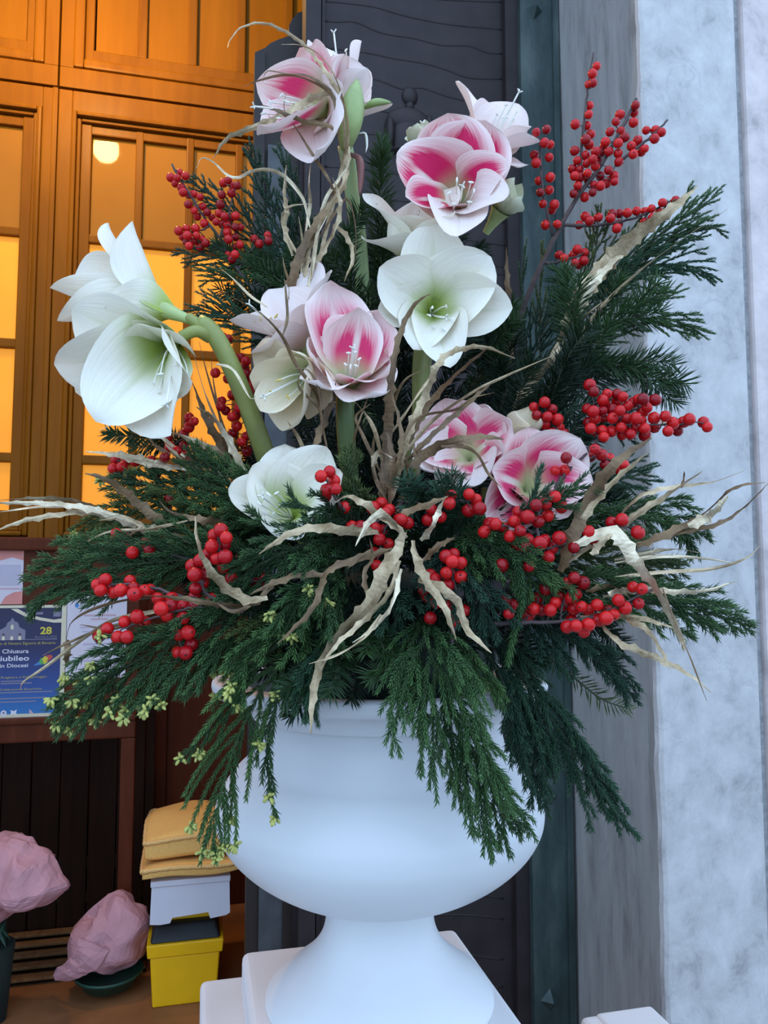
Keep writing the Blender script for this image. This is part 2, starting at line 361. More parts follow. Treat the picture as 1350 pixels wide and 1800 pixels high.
mb = MB(); mb.box(-3.6, -1.55, NF, NB, 0, TOP); struct('wall_left', mb, M['marble_front'], 'marble jamb on the far side of the doorway', 'wall')
mb = MB(); mb.box(-3.6, s_r+2.6, NF, 4.6, TOP, TOP+0.3); struct('ceiling', mb, M['plaster'], 'vestibule ceiling above the doorway', 'ceiling')
mb = MB(); mb.box(-1.95, -1.85, NB, 4.6, 0, TOP); struct('wall_inner', mb, M['plaster'], 'plain vestibule side wall near the lamp', 'wall')
mb = MB(); mb.box(1.9, 2.0, NB, 4.6, 0, TOP); struct('wall_inner', mb, M['plaster'], 'plain vestibule side wall behind the bronze door', 'wall')

# ---- bronze door (closed leaf) -------------------------------------------------
s_fr = on_n(924, 1007, NB)[0]; s_l = on_n(530, 1007, NB)[0]
door = thing('door_1', W((s_l+s_fr)/2, NB, 0), 'dark bronze church door leaf with wavy relief lines behind the bouquet', 'door', None, 'structure')
mb = MB(); mb.box(s_l, s_fr, NB+0.035, NB+0.10, 0, TOP); mb.build('panel', M['bronze'], door)
mb = MB(); mb.box(s_fr-0.045, s_fr, NB+0.005, NB+0.036, 0, TOP); mb.build('stile', M['bronze'], door)
mb = MB(); mb.box(s_l, s_l+0.05, NB+0.005, NB+0.036, 0, TOP); mb.build('stile', M['bronze'], door)
mb = MB(); mb.box(s_l+0.055, s_l+0.065, NB+0.018, NB+0.036, 0, TOP); mb.build('bead', M['bronze'], door)
def crop(ox, oy, k): return lambda pts: [(ox+x/k, oy+y/k) for x, y in pts]
c6 = crop(440, 0, 2.596)
lines = [[(330, -60), (500, -70), (800, -10), (1160, 10)], [(330, 5), (400, 10), (560, 30), (700, 70), (900, 110), (1160, 135)], [(330, 95), (400, 100), (480, 100), (600, 150), (750, 175), (870, 205), (1000, 210), (1080, 240), (1160, 245)],
         [(330, 215), (530, 240), (650, 265), (800, 290), (900, 320), (1000, 355), (1160, 360)], [(330, 330), (510, 350), (600, 370), (690, 405), (780, 400), (900, 440), (1000, 460), (1180, 470)],
         [(330, 480), (520, 490), (640, 515)], [(340, 600), (510, 610), (600, 615), (640, 640)], [(340, 760), (510, 770), (700, 800), (900, 860)], [(500, 900), (800, 930), (1000, 990), (1100, 1008), (1170, 1015)],
         [(700, 1060), (960, 1090), (1030, 1100), (1170, 1120)], [(900, 1190), (1090, 1210), (1170, 1220)], [(700, 1260), (1090, 1250), (1170, 1255)], [(500, 1370), (900, 1330), (1170, 1320)]]
def relief(lpx, r=0.0050):
    q = [on_n(x, y, NB+0.035) for x, y in lpx]; p = smooth_line([W(a, NB+0.0375, z) for a, z in q], 28)
    m = MB(); m.tube(p, r, 6); return m.build('relief_ridge', M['bronze'], door, True)
for l in lines: relief(c6(l))
y = 560
while y < 1800:
    ph = random.random()*6; x0 = 555
    relief([(x, y+7*math.sin(x/55+ph)+0.06*(x-560)) for x in range(x0, 915, 30)], 0.0045); y += random.choice((44, 52, 60))
def relief_ball(px, py, rx, ry, dn=0.05, nm='relief_figure', grp=None):
    a, z = on_n(px, py, NB+0.035); k = 2.6/F
    m = grp or MB(); c = W(a, NB+0.036, z); v = []; f = []; sg, rg = 16, 7
    for i in range(rg+1):
        ph = math.pi/2*i/rg
        for j in range(sg):
            th = 2*math.pi*j/sg; v.append(c+E1*rx*k*math.cos(th)*math.cos(ph)+EZ*ry*k*math.sin(th)*math.cos(ph)-E2*dn*math.sin(ph))
    for i in range(rg):
        for j in range(sg): f.append((i*sg+j, i*sg+(j+1) % sg, (i+1)*sg+(j+1) % sg, (i+1)*sg+j))
    m.add(v, f); return m
m = relief_ball(720, 170, 15, 17.5, 0.020); relief_ball(718, 212, 40, 24, 0.026, grp=m); relief_ball(718, 244, 31, 46, 0.028, grp=m); relief_ball(684, 232, 9, 30, 0.030, grp=m); relief_ball(753, 230, 9, 30, 0.030, grp=m); relief_ball(704, 266, 18, 8, 0.034, grp=m); relief_ball(720, 188, 8, 10, 0.016, grp=m)
m.build('relief_figure', M['bronze'], door, True)
# the leaf's thick meeting edge with stepped, curved head
def edge_strip(x0, x1, n0, n1, mat, top, nm):
    a = on_n(x0, 1007, NB+n0)[0]; b_ = on_n(x1, 1007, NB+n0)[0]; m = MB()
    if isinstance(top, (int, float)): m.box(a, b_, NB+n0, NB+n1, 0, TOP if top == 0 else on_n((x0+x1)/2, top, NB+n0)[1])
    else: m.prism([(a, 0)]+[(on_n(x, y, NB+n0)) for x, y in top]+[(b_, 0)], NB+n0, NB+n1)
    return fixn(m.build(nm, mat, door))
edge_strip(441, 466, 0.10, 0.15, M['bronze_brown'], [(448, 92), (466, 84)], 'edge_strip')
edge_strip(466, 532, 0.12, 0.16, M['bronze_brown'], [(466, 84), (475, 76), (490, 69), (508, 63), (508, 45), (514, 33), (524, 22), (540, 18)], 'edge_panel')
edge_strip(462, 503, 0.09, 0.119, M['bronze_blue'], 255, 'edge_strip')
edge_strip(503, 522, 0.075, 0.119, M['bronze_brown'], 240, 'edge_strip')
edge_strip(520, 533, 0.05, 0.119, M['bronze'], 240, 'edge_strip')
# green patinated frame with pyramid studs
fr_ = thing('trim_2', W(S_J, NB, 0), 'green patinated bronze door frame with pyramid studs beside the marble', 'door frame', None, 'structure')
mb = MB(); mb.box(s_fr, S_J-0.008, NB-0.02, NB+0.10, 0, TOP); mb.build('frame', M['patina'], fr_)
mb = MB(); mb.box(S_J-0.03, S_J-0.009, NB-0.032, NB-0.02, 0, TOP); mb.build('frame_bead', M['patina'], fr_)
for sx, sy in ((938, 18), (946, 330), (955, 680), (960, 1040), (964, 1400), (967, 1757)):
    a, z = on_n(sx, sy, NB-0.02); h = 0.032; m = MB()
    m.add([W(a-h, NB-0.0202, z), W(a, NB-0.0202, z+h*1.1), W(a+h, NB-0.0202, z), W(a, NB-0.0202, z-h*1.1), W(a, NB-0.048, z)], [(0, 1, 4), (1, 2, 4), (2, 3, 4), (3, 0, 4)])
    fixn(m.build('stud', M['patina'], fr_))

# ---- wooden vestibule door ------------------------------------------------------
ND = 3.75
wd = thing('door_2', W(-0.6, ND, 0), 'honey-coloured panelled wooden inner door with amber glass panes', 'door', None, 'structure')
def sx(px, py=900, n=ND): return on_n(px, py, n)[0]
def zy(px, py, n=ND): return on_n(px, py, n)[1]
Z_JOINT = zy(92, 156); X_JOINT = sx(92, 500)
def wbox(nm, s0, s1, z0, z1, n0, n1, mat, bev=0.0):
    m = MB(); m.box(s0, s1, ND+n0, ND+n1, z0, z1); o = m.build(nm, mat, wd)
    if bev: bevel(o, bev, 2)
    return o
S_A = -1.85; S_B = 0.95
def frame(nm, s0, s1, z0, z1, w, n0, n1, mat, bev=0.006):
    wbox(nm, s0, s0+w, z0, z1, n0, n1, mat, bev); wbox(nm, s1-w, s1, z0, z1, n0, n1, mat, bev)
    wbox(nm, s0+w, s1-w, z0, z0+w, n0, n1, mat, bev); wbox(nm, s0+w, s1-w, z1-w, z1, n0, n1, mat, bev)
wbox('backing_board', S_A, 1.9, 0, TOP, 0.07, 0.10, M['wood_dark'])
# geometry of one leaf, measured on the leaf that shows
sP = [sx(160, 330), sx(235, 330), sx(252, 330), sx(325, 330), sx(345, 330), sx(415, 330), sx(432, 330)]
pw = (sP[1]-sP[0]+sP[3]-sP[2])/2; pg = sP[2]-sP[1]
sM0, sM1 = sx(125, 300), sx(141, 300)               # outer moulding
leafL = X_JOINT+0.004; inL = sP[0]-0.028
panes = [sP[0]+i*(pw+pg) for i in range(5)]
inR = panes[-1]+pw+0.028; leafR = inR+(inL-leafL)
rows = [(zy(197, 412), zy(197, 240)), (zy(197, 603), zy(197, 429)), (zy(197, 799), zy(197, 622)), (zy(190, 898), zy(190, 818))]
z_lo = rows[3][0]-0.07
def leaf(s0, s1, px0, n_p):
    # stiles, rails
    zt = Z_JOINT-0.006
    z_in = rows[0][1]+0.03
    il = s0+(inL-leafL); ir = s1-(inL-leafL)
    wbox('stile', s0, sM0-leafL+s0, 0.12, zt, -0.02, 0.07, M['wood'], 0.005); wbox('stile', s1-(sM0-leafL), s1, 0.12, zt, -0.02, 0.07, M['wood'], 0.005)
    mw = sM1-sM0
    wbox('top_rail', s0+(sM0-leafL), s1-(sM0-leafL), z_in+mw+0.02, zt, -0.02, 0.07, M['wood'], 0.005)
    a0, a1 = s0+(sM0-leafL), s1-(sM0-leafL)
    frame('moulding', a0, a1, z_lo-0.05, z_in+mw+0.02, mw*0.55, -0.036, 0.06, M['wood'], 0.010)
    frame('moulding', a0+mw*0.55, a1-mw*0.55, z_lo-0.05+mw*0.55, z_in+mw+0.02-mw*0.55, mw*0.45, -0.012, 0.06, M['wood'], 0.007)
    b0, b1 = a0+mw, a1-mw; bz0, bz1 = z_lo-0.05+mw, z_in+0.02
    wbox('sash_stile', b0, px0[0]-0.004, bz0, bz1, 0.005, 0.06, M['wood'], 0.005); wbox('sash_stile', px0[-1]+pw+0.004, b1, bz0, bz1, 0.005, 0.06, M['wood'], 0.005)
    for i in range(n_p-1): wbox('muntin', px0[i]+pw+0.004, px0[i+1]-0.004, bz0, bz1, 0.008, 0.06, M['wood'], 0.007)
    ee = [bz1]+[x for r in rows for x in (r[1]+0.004, r[0]-0.004)]+[bz0]
    for k in range(0, len(ee), 2): wbox('glazing_bar', b0, b1, ee[k+1], ee[k], 0.011, 0.06, M['wood'], 0.007)
    for i in range(n_p):
        for j, r in enumerate(rows):
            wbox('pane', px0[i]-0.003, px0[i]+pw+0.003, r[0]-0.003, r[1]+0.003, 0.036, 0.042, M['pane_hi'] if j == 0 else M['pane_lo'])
    # lower solid part, its shade put in with darker red wood
    wbox('lock_rail', a0, a1, z_lo-0.17, z_lo-0.05, -0.02, 0.07, M['wood_red'], 0.005)
    wbox('lower_panel', a0, a1, 0.2, z_lo-0.17, 0.02, 0.07, M['wood_red'])
    wbox('bottom_rail', a0, a1, 0.0, 0.2, -0.02, 0.07, M['wood_red'], 0.005)
    k = 3
    for i in range(k-1):
        c = a0+(a1-a0)*(i+1)/k; wbox('lower_stile', c-0.05, c+0.05, 0.2, z_lo-0.17, -0.01, 0.05, M['wood_red'], 0.006)
leaf(leafL, leafR, panes, 5)
lw = leafR-leafL; off = -lw-0.008
leaf(leafL+off, leafR+off, [p+off for p in panes], 5)
wbox('meeting_bead', X_JOINT-0.022, X_JOINT+0.002, 0.1, Z_JOINT-0.006, -0.030, 0.05, M['wood'], 0.006)
# transom
def transom(s0, s1, zt0):
    zA = Z_JOINT+0.006
    q = zy(250, 140)                                 # bottom of the raised frame
    a0, a1 = s0+(sM0-leafL), s1-(sM0-leafL)
    wbox('transom_rail', s0, s1, zA, q, -0.02, 0.07, M['wood'], 0.005)
    wbox('transom_stile', s0, a0, q, TOP, -0.02, 0.07, M['wood'], 0.005); wbox('transom_stile', a1, s1, q, TOP, -0.02, 0.07, M['wood'], 0.005)
    frame('moulding', a0, a1, q, TOP, 0.045, -0.034, 0.06, M['wood'], 0.010)
    wbox('sash_stile', a0+0.045, panes[0]-leafL+s0-0.006, q+0.045, TOP, 0.0, 0.06, M['wood'], 0.006)
    wbox('sash_stile', panes[-1]+pw-leafL+s0+0.006, a1-0.045, q+0.045, TOP, 0.0, 0.06, M['wood'], 0.006)
    zq = q+0.115
    wbox('sash_rail', a0+0.045, a1-0.045, q+0.045, zq, 0.003, 0.06, M['wood'], 0.006)
    for i in range(5):
        p0 = panes[i]-leafL+s0
        wbox('transom_panel', p0, p0+pw, zq, TOP, 0.03, 0.06, M['wood_panel'])
        if i < 4: wbox('muntin', p0+pw, p0+pw+pg, zq, TOP, 0.006, 0.06, M['wood'], 0.007)
transom(leafL, leafR, 0); transom(leafL+off, leafR+off, 0)
wbox('side_post', leafR+0.01, 1.88, 0, TOP, -0.02, 0.07, M['wood'])

# ---- vestibule lamp (out of frame; its reflection sits in a top pane) ----------------
dd = ray(186, 262); hit = CAM+dd*((ND+0.036-CAM@E2)/(dd@E2)); rd = dd-2*(dd@E2)*E2
lp = hit+rd*0.86/abs(rd@E2)
lamp = thing('pendant_lamp', lp, 'warm pendant globe lamp hanging inside the vestibule', 'lamp')
RG = 0.075; LG = LAMP_W/(math.pi*4*math.pi*RG*RG)
mg, nt, b = newmat('glowing_globe'); b.inputs['Base Color'].default_value = (1, 0.8, 0.5, 1); b.inputs['Emission Color'].default_value = (1.0, 0.60, 0.22, 1); b.inputs['Emission Strength'].default_value = LG
mb = MB(); mb.ball(lp, RG, seg=16, rings=10); mb.build('globe', mg, lamp, True)
mb = MB(); mb.tube([lp+EZ*0.08, np.array([lp[0], lp[1], TOP])], 0.008); mb.build('rod', M['bronze_brown'], lamp)

# ---- notice stand with posters ---------------------------------------------------
NS = 3.18
st = thing('notice_stand', W(on_n(110, 1100, NS)[0], NS, 0), 'red-brown wooden notice stand carrying posters in front of the inner door', 'notice stand')
def at_s(px, py, n=NS): return on_n(px, py, n)
def sbox(nm, x0, x1, y0, y1, n0, n1, mat, bev=0.005, ref=None, par=st):
    a0 = at_s(x0, (y0+y1)/2)[0]; a1 = at_s(x1, (y0+y1)/2)[0]; z1 = at_s((x0+x1)/2, y0)[1]; z0 = at_s((x0+x1)/2, y1)[1]
    m = MB(); m.box(a0, a1, NS+n0, NS+n1, z0, z1); o = m.build(nm, mat, par)
    if bev: bevel(o, bev, 2)
    return o
sr = at_s(241, 1200)[0]; sl = sr-1.25; zT = at_s(60, 945)[1]; zB0 = at_s(110, 1300)[1]; zB1 = at_s(110, 1262)[1]
def sb2(nm, s0, s1, n0, n1, z0, z1, mat, bev=0.005):
    m = MB(); m.box(s0, s1, NS+n0, NS+n1, z0, z1); o = m.build(nm, mat, st)
    if bev: bevel(o, bev, 2)
sb2('board', sl, sr, 0.0, 0.02, zB1, zT-0.05, M['wood_red'], 0)
sb2('top_rail', sl, sr, -0.03, 0.05, zT-0.05, zT, M['wood_red'], 0.008)
sb2('bottom_rail', sl, sr, -0.03, 0.05, zB0, zB1-0.012, M['wood_red'], 0.008)
sb2('bottom_bead', sl, sr, -0.042, 0.03, zB1-0.012, zB1+0.010, M['wood_red'], 0.006)
pwid = at_s(241, 1400)[0]-at_s(216, 1400)[0]
sb2('leg', sr-pwid, sr, -0.03, 0.03, 0, zB0, M['wood_red']); sb2('leg', sl, sl+pwid, -0.03, 0.03, 0, zB0, M['wood_red'])
# dark plank screen behind the stand's legs
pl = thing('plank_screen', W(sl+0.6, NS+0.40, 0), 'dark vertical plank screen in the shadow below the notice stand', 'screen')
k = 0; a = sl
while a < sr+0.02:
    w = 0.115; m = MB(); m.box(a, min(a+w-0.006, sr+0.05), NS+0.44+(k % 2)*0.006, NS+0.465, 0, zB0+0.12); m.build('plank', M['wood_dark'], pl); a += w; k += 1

# posters (flat prints hung on the board)
def flat(name, col, par=None, em=0): return plain(name, col, 0.6, 0, 20, 0.04, 0)
def paper(name, x0, x1, y0, y1, dn, mat, label, xr=None):
    """sheet given by its right edge and heights in the photograph; returns (object, frame function u,v -> s,z)"""
    a0 = at_s(x0, (y0+y1)/2)[0]; a1 = at_s(x1, (y0+y1)/2)[0]; z1 = at_s(x1, y0)[1]; z0 = at_s(x1, y1)[1]
    t = thing(name, W((a0+a1)/2, NS-dn, z0), label, 'poster')
    m = MB(); m.box(a0, a1, NS-dn-0.0015, NS-dn, z0, z1); m.build('sheet', mat, t)
    fn = lambda u, v: (a0+(a1-a0)*u, z0+(z1-z0)*v)
    return t, fn, (a1-a0), (z1-z0), dn
def pquad(t, fn, dn, nm, u0, v0, u1, v1, mat, lift=0.0022):
    a0, z0 = fn(u0, v0); a1, z1 = fn(u1, v1); m = MB(); m.box(a0, a1, NS-dn-lift, NS-dn-lift+0.0006, z0, z1); return m.build(nm, mat, t)
def ppoly(t, fn, dn, nm, uv, mat, lift=0.0026):
    m = MB(); m.prism([fn(u, v) for u, v in uv], NS-dn-lift, NS-dn-lift+0.0005); return fixn(m.build(nm, mat, t))
def ptext(t, fn, dn, body, u, v, h, mat, align='LEFT', width=None, bold=0.0, lift=0.0030):
    c = bpy.data.curves.new('print', 'FONT'); c.body = body; c.size = 1.0; c.align_x = 'LEFT'; c.offset = bold; c.resolution_u = 3
    o = bpy.data.objects.new('tmp_text', c); COL.objects.link(o); bpy.context.view_layer.update()
    me = o.evaluated_get(bpy.context.evaluated_depsgraph_get()).to_mesh()
    vv = np.array([x.co[:] for x in me.vertices]); ff = [tuple(p.vertices) for p in me.polygons]; o.to_mesh_clear(); bpy.data.objects.remove(o)
    if len(vv) == 0: return
    vv[:, 0] -= vv[:, 0].min(); sc = h/0.7; wv = vv[:, 0].max()*sc
    kx = sc if width is None else sc*width/wv
    a0, z0 = fn(u, v)
    if align == 'RIGHT': a0 -= vv[:, 0].max()*kx
    if align == 'CENTER': a0 -= vv[:, 0].max()*kx/2
    mk('print', [W(a0+x*kx, NS-dn-lift, z0+y*sc) for x, y, _ in vv], ff, mat, t)
C_NAVY, nt, b = newmat('navy_to_blue_print'); vv_ = coords(nt, 'Generated'); sp_ = N(nt, 'ShaderNodeSeparateXYZ'); nt.links.new(vv_, sp_.inputs[0])
nt.links.new(ramp(nt, sp_.outputs[2], [(0.0, (0.02, 0.15, 0.40)), (0.25, (0.02, 0.06, 0.25)), (0.6, (0.014, 0.012, 0.075)), (1.0, (0.012, 0.010, 0.05))]), b.inputs['Base Color']); b.inputs['Roughness'].default_value = 0.45
C_IVORY = flat('ivory_print', (0.68, 0.60, 0.42)); C_WHITEP = flat('white_print', (0.70, 0.66, 0.70)); C_YEL = flat('yellow_print', (0.62, 0.52, 0.05)); C_GOLD = flat('gold_print', (0.45, 0.38, 0.08)); C_GREY = flat('grey_print', (0.22, 0.20, 0.26)); C_GREYD = flat('dark_grey_print', (0.07, 0.06, 0.09))
C_PAPER = flat('white_paper', (0.66, 0.58, 0.62)); C_RED = flat('red_print', (0.55, 0.07, 0.05)); C_ROSE = flat('rose_print', (0.55, 0.36, 0.38)); C_LILAC = flat('lilac_grey_print', (0.50, 0.44, 0.52)); C_SALMON = flat('salmon_print', (0.66, 0.24, 0.20)); C_GREEN = flat('green_print', (0.10, 0.33, 0.08)); C_BLUE = flat('blue_print', (0.06, 0.22, 0.50))
t, fn, pw_, ph_, dn = paper('poster', -42, 115, 1063, 1258, 0.006, C_IVORY, 'navy blue poster with a gold border and large white lettering on the stand')
pquad(t, fn, dn, 'print', 0.045, 0.035, 0.945, 0.975, C_NAVY, 0.0021)
U = lambda x: (x+42)/157.0
V = lambda y: 1-(y-1063)/195.0
zc = lambda x, y: (U(x/5.625), V(1040+y/5.625))
ppoly(t, fn, dn, 'ribbon_print', [zc(90, 165), zc(160, 165), zc(250, 215), (zc(380, 250)), zc(520, 275), zc(615, 262), zc(615, 305), zc(520, 305), zc(380, 280), zc(240, 245), zc(150, 200)], C_IVORY)
ppoly(t, fn, dn, 'church_print', [zc(-60, 470), zc(-60, 380), zc(0, 365), zc(45, 340), zc(60, 300), zc(85, 285), zc(110, 250), zc(130, 285), zc(165, 300), zc(180, 345), zc(240, 375), zc(240, 465), zc(560, 462), zc(560, 470)], C_GREY)
for cx in (25, 108, 187): ppoly(t, fn, dn, 'church_print', [zc(cx-14, 470), zc(cx-14, 440), zc(cx, 428), zc(cx+14, 440), zc(cx+14, 470)], C_IVORY, 0.0030)
ppoly(t, fn, dn, 'church_print', [zc(95, 365), zc(95, 330), zc(108, 315), zc(122, 330), zc(122, 365)], C_IVORY, 0.0030)
for cx in (25, 187): ppoly(t, fn, dn, 'church_print', [zc(cx-14, 425), zc(cx-12, 405), zc(cx+12, 405), zc(cx+14, 425)], C_GREYD, 0.0030)
def hpx(h): return ph_*h/5.625/195.0
def wpx(w): return pw_*w/5.625/157.0
ptext(t, fn, dn, '28', *zc(388, 415), hpx(68), C_YEL, width=wpx(116), bold=0.03)
ptext(t, fn, dn, 'dicembre 2025', *zc(335, 452), hpx(20), C_GREY, width=wpx(220))
ptext(t, fn, dn, 'o di Nostra Signora di Bonaria', *zc(-5, 515), hpx(26), C_GOLD, width=wpx(550))
ptext(t, fn, dn, 'Chiusura', *zc(20, 598), hpx(40), C_WHITEP, width=wpx(260), bold=0.012)
ptext(t, fn, dn, 'Giubileo', *zc(-75, 672), hpx(50), C_WHITEP, width=wpx(362), bold=0.015)
ptext(t, fn, dn, 'in Diocesi', *zc(2, 735), hpx(36), C_WHITEP, width=wpx(276), bold=0.012)
ptext(t, fn, dn, 'Preghiera e Pellegrinaggio', *zc(18, 842), hpx(20), C_GOLD, width=wpx(450))
ptext(t, fn, dn, 'Celebrazione Eucaristica', *zc(10, 958), hpx(20), C_GOLD, width=wpx(415))
for yy, x0, x1 in ((868, 16, 250), (890, 16, 320), (978, 8, 530), (1035, 5, 470), (1068, 20, 365)): pquad(t, fn, dn, 'text_line_print', zc(x0, yy)[0], zc(0, yy+7)[1], zc(x1, yy)[0], zc(0, yy-4)[1], C_GREY, 0.0027)
pquad(t, fn, dn, 'text_line_print', *zc(250, 222), *zc(410, 200), C_GREY, 0.0027); pquad(t, fn, dn, 'emblem_print', *zc(515, 245), *zc(590, 195), C_GREY, 0.0027)
ppoly(t, fn, dn, 'bird_print', [zc(330, 725), zc(380, 690), zc(430, 660), zc(450, 690), zc(420, 715)], C_BLUE); ppoly(t, fn, dn, 'bird_print', [zc(385, 690), zc(400, 655), zc(445, 650), zc(450, 710), zc(410, 715)], C_GREEN, 0.0028)
ppoly(t, fn, dn, 'bird_print', [zc(415, 660), zc(440, 632), zc(480, 640), zc(475, 690), zc(440, 715)], C_YEL, 0.0030); ppoly(t, fn, dn, 'bird_print', [zc(440, 632), zc(500, 620), zc(525, 640), zc(500, 670), zc(460, 690), zc(478, 650)], C_RED, 0.0032)
def disc(cx, cy, r): return [zc(cx+r*math.cos(k*math.pi/8), cy+r*math.sin(k*math.pi/8)) for k in range(16)]
ppoly(t, fn, dn, 'emblem_print', disc(55, 1178, 30), C_WHITEP); ppoly(t, fn, dn, 'emblem_print', disc(55, 1172, 12), C_GREY, 0.0030)
ppoly(t, fn, dn, 'emblem_print', [zc(120, 1148), zc(152, 1160), zc(185, 1145), zc(176, 1172), zc(188, 1200), zc(152, 1188), zc(118, 1200), zc(128, 1172)], C_WHITEP)
ppoly(t, fn, dn, 'emblem_print', [zc(305, 1145), zc(330, 1165), zc(350, 1190), zc(308, 1192)], C_ROSE)
t, fn, pw_, ph_, dn = paper('notice_sheet', 117, 222, 1046, 1190, 0.003, C_PAPER, 'white paper notice with faint red title beside the navy poster')
for v0, a, c, m_ in ((0.745, 0.28, 0.82, C_ROSE), (0.70, 0.40, 0.68, C_ROSE), (0.60, 0.22, 0.85, C_LILAC), (0.55, 0.25, 0.8, C_LILAC), (0.40, 0.28, 0.72, C_LILAC), (0.345, 0.35, 0.70, C_LILAC), (0.29, 0.30, 0.66, C_LILAC), (0.2, 0.2, 0.8, C_LILAC)):
    pquad(t, fn, dn, 'text_line_print', a, v0, c, v0+0.022, m_)
ppoly(t, fn, dn, 'emblem_print', [(0.16+0.035*math.cos(k*0.785), 0.88+0.03*math.sin(k*0.785)) for k in range(8)], C_BLUE)
t, fn, pw_, ph_, dn = paper('flyer', -60, 41, 966, 1062, 0.002, C_PAPER, 'salmon and white flyer pinned above the navy poster')
ppoly(t, fn, dn, 'wave_print', [(0, 0.78), (0.3, 0.74), (0.6, 0.80), (0.8, 0.86), (1, 0.80), (1, 1), (0, 1)], C_SALMON)
pquad(t, fn, dn, 'picture_print', 0.2, 0.34, 0.96, 0.72, C_LILAC); ppoly(t, fn, dn, 'wave_print', [(0.62, 0), (0.7, 0.14), (0.85, 0.22), (1, 0.24), (1, 0)], C_SALMON)
pquad(t, fn, dn, 'text_line_print', 0.3, 0.27, 0.95, 0.30, C_ROSE)

# ---- slatted wooden platform on the floor ------------------------------------------
sp_t = thing('slatted_platform', W(-1.1, 3.2, 0), 'low platform of worn wooden slats on the floor behind the wrapped pots', 'platform')
pf = on_z(60, 1722, 0.02)@E2; pr_ = on_n(262, 1660, pf+0.2)[0]
m = MB(); m.box(-1.80, pr_, pf+0.01, pf+0.42, 0.0, 0.006); m.build('gap_shade_board', M['wood_dark'], sp_t)  # dark sheet added so the gaps between slats read as shade
for k in range(5):
    n0 = pf+k*0.092; m = MB(); m.box(-1.80, pr_+0.03*math.sin(k*2.1), n0, n0+0.042, 0.014, 0.026); o = m.build('slat', M['wood_slat'], sp_t); bevel(o, 0.003, 2)
for k, (yy, hh) in enumerate(((1576, 0.040), (1516, 0.055))):
    n0 = pf+0.46+0.012*k; zz_ = on_n(160, yy, n0)[1]; m = MB(); m.box(-1.80, pr_, n0, n0+0.03, zz_-hh/2, zz_+hh/2); o = m.build('back_rail', M['wood_slat'], sp_t); bevel(o, 0.004, 2)
for a in (-1.7, -1.1, -0.45):
    m = MB(); m.box(a, a+0.05, pf, pf+0.42, 0.006, 0.014); m.build('bearer', M['wood_dark'], sp_t)
    m = MB(); m.box(a, a+0.05, pf+0.502, pf+0.53, 0.0, 0.42); m.build('upright', M['wood_dark'], sp_t)

# ---- stacked bin, crate, cushions -----------------------------------------------------
M['bin_yellow'] = plain('yellow_plastic', (0.86, 0.46, 0.002), 0.42, 0, 8, 0.06, 0.03); M['bin_dark'] = plain('dark_plastic_lid', (0.010, 0.011, 0.012), 0.6, 0, 20, 0.2)
M['crate'] = plain('white_translucent_plastic', (0.66, 0.64, 0.68), 0.4, 0, 6, 0.04, 0.02); M['cushion'] = plain('tan_cushion_cloth', (0.80, 0.44, 0.12), 0.9, 0, 200, 0.12, 0.3); M['piping'] = plain('tan_cord', (0.76, 0.44, 0.15), 0.9, 0, 300, 0.2, 0.3)
bp_ = on_z(324, 1766, 0.0); bs, bn = bp_@E1, bp_@E2; zb = lambda y: on_n(324, y, bn)[1]
wB = on_n(380, 1760, bn)[0]-on_n(268, 1760, bn)[0]; h_b = wB/2
bn_ = thing('waste_bin', W(bs, bn+0.12, 0), 'yellow plastic bin with a dark lid on the vestibule floor', 'bin')
z1 = zb(1677); z2 = zb(1660)
m = MB(); m.frustum(bs-h_b, bs+h_b, bn, bn+0.24, 0, z1, 1.10, 1.06); bevel(m.build('body', M['bin_yellow'], bn_), 0.008)
m = MB(); m.frustum(bs-h_b*1.18, bs+h_b*1.18, bn-0.012, bn+0.252, z1, z2+0.012, 1.03, 1.03); bevel(m.build('rim', M['bin_yellow'], bn_), 0.005)
m = MB(); m.frustum(bs-h_b*1.12, bs+h_b*1.12, bn-0.008, bn+0.248, z2+0.012, zb(1628), 0.86, 0.70); bevel(m.build('lid', M['bin_dark'], bn_), 0.010)
m = MB(); m.box(bs-h_b*0.75, bs+h_b*0.95, bn+0.06, bn+0.20, zb(1628), zb(1618)); bevel(m.build('lid_handle', M['bin_yellow'], bn_), 0.004)
zc0 = zb(1616)+0.001; zc1 = zb(1540)
cr = thing('crate', W(bs, bn+0.13, zc0), 'white upturned plastic box between the yellow bin and the cushions', 'box')
cw = (on_n(404, 1575, bn)[0]-on_n(265, 1575, bn)[0])/2; cs = (on_n(404, 1575, bn)[0]+on_n(265, 1575, bn)[0])/2
m = MB(); m.prism([(cs-cw, zc0+0.004), (cs-cw*0.75, zc0), (cs-cw*0.5, zc0+0.003), (cs-cw*0.45, zc0+0.02), (cs+cw*0.45, zc0+0.028), (cs+cw*0.5, zc0+0.006), (cs+cw*0.9, zc0+0.012), (cs+cw, zc0+0.02), (cs+cw*0.97, zc1), (cs-cw*0.97, zc1)], bn-0.03, bn+0.27); fixn(m.build('body', M['crate'], cr))
m = MB(); m.box(cs-cw*1.0, cs+cw*1.0, bn-0.036, bn+0.276, zc1-0.018, zc1+0.002); bevel(m.build('base_rim', M['crate'], cr), 0.004)
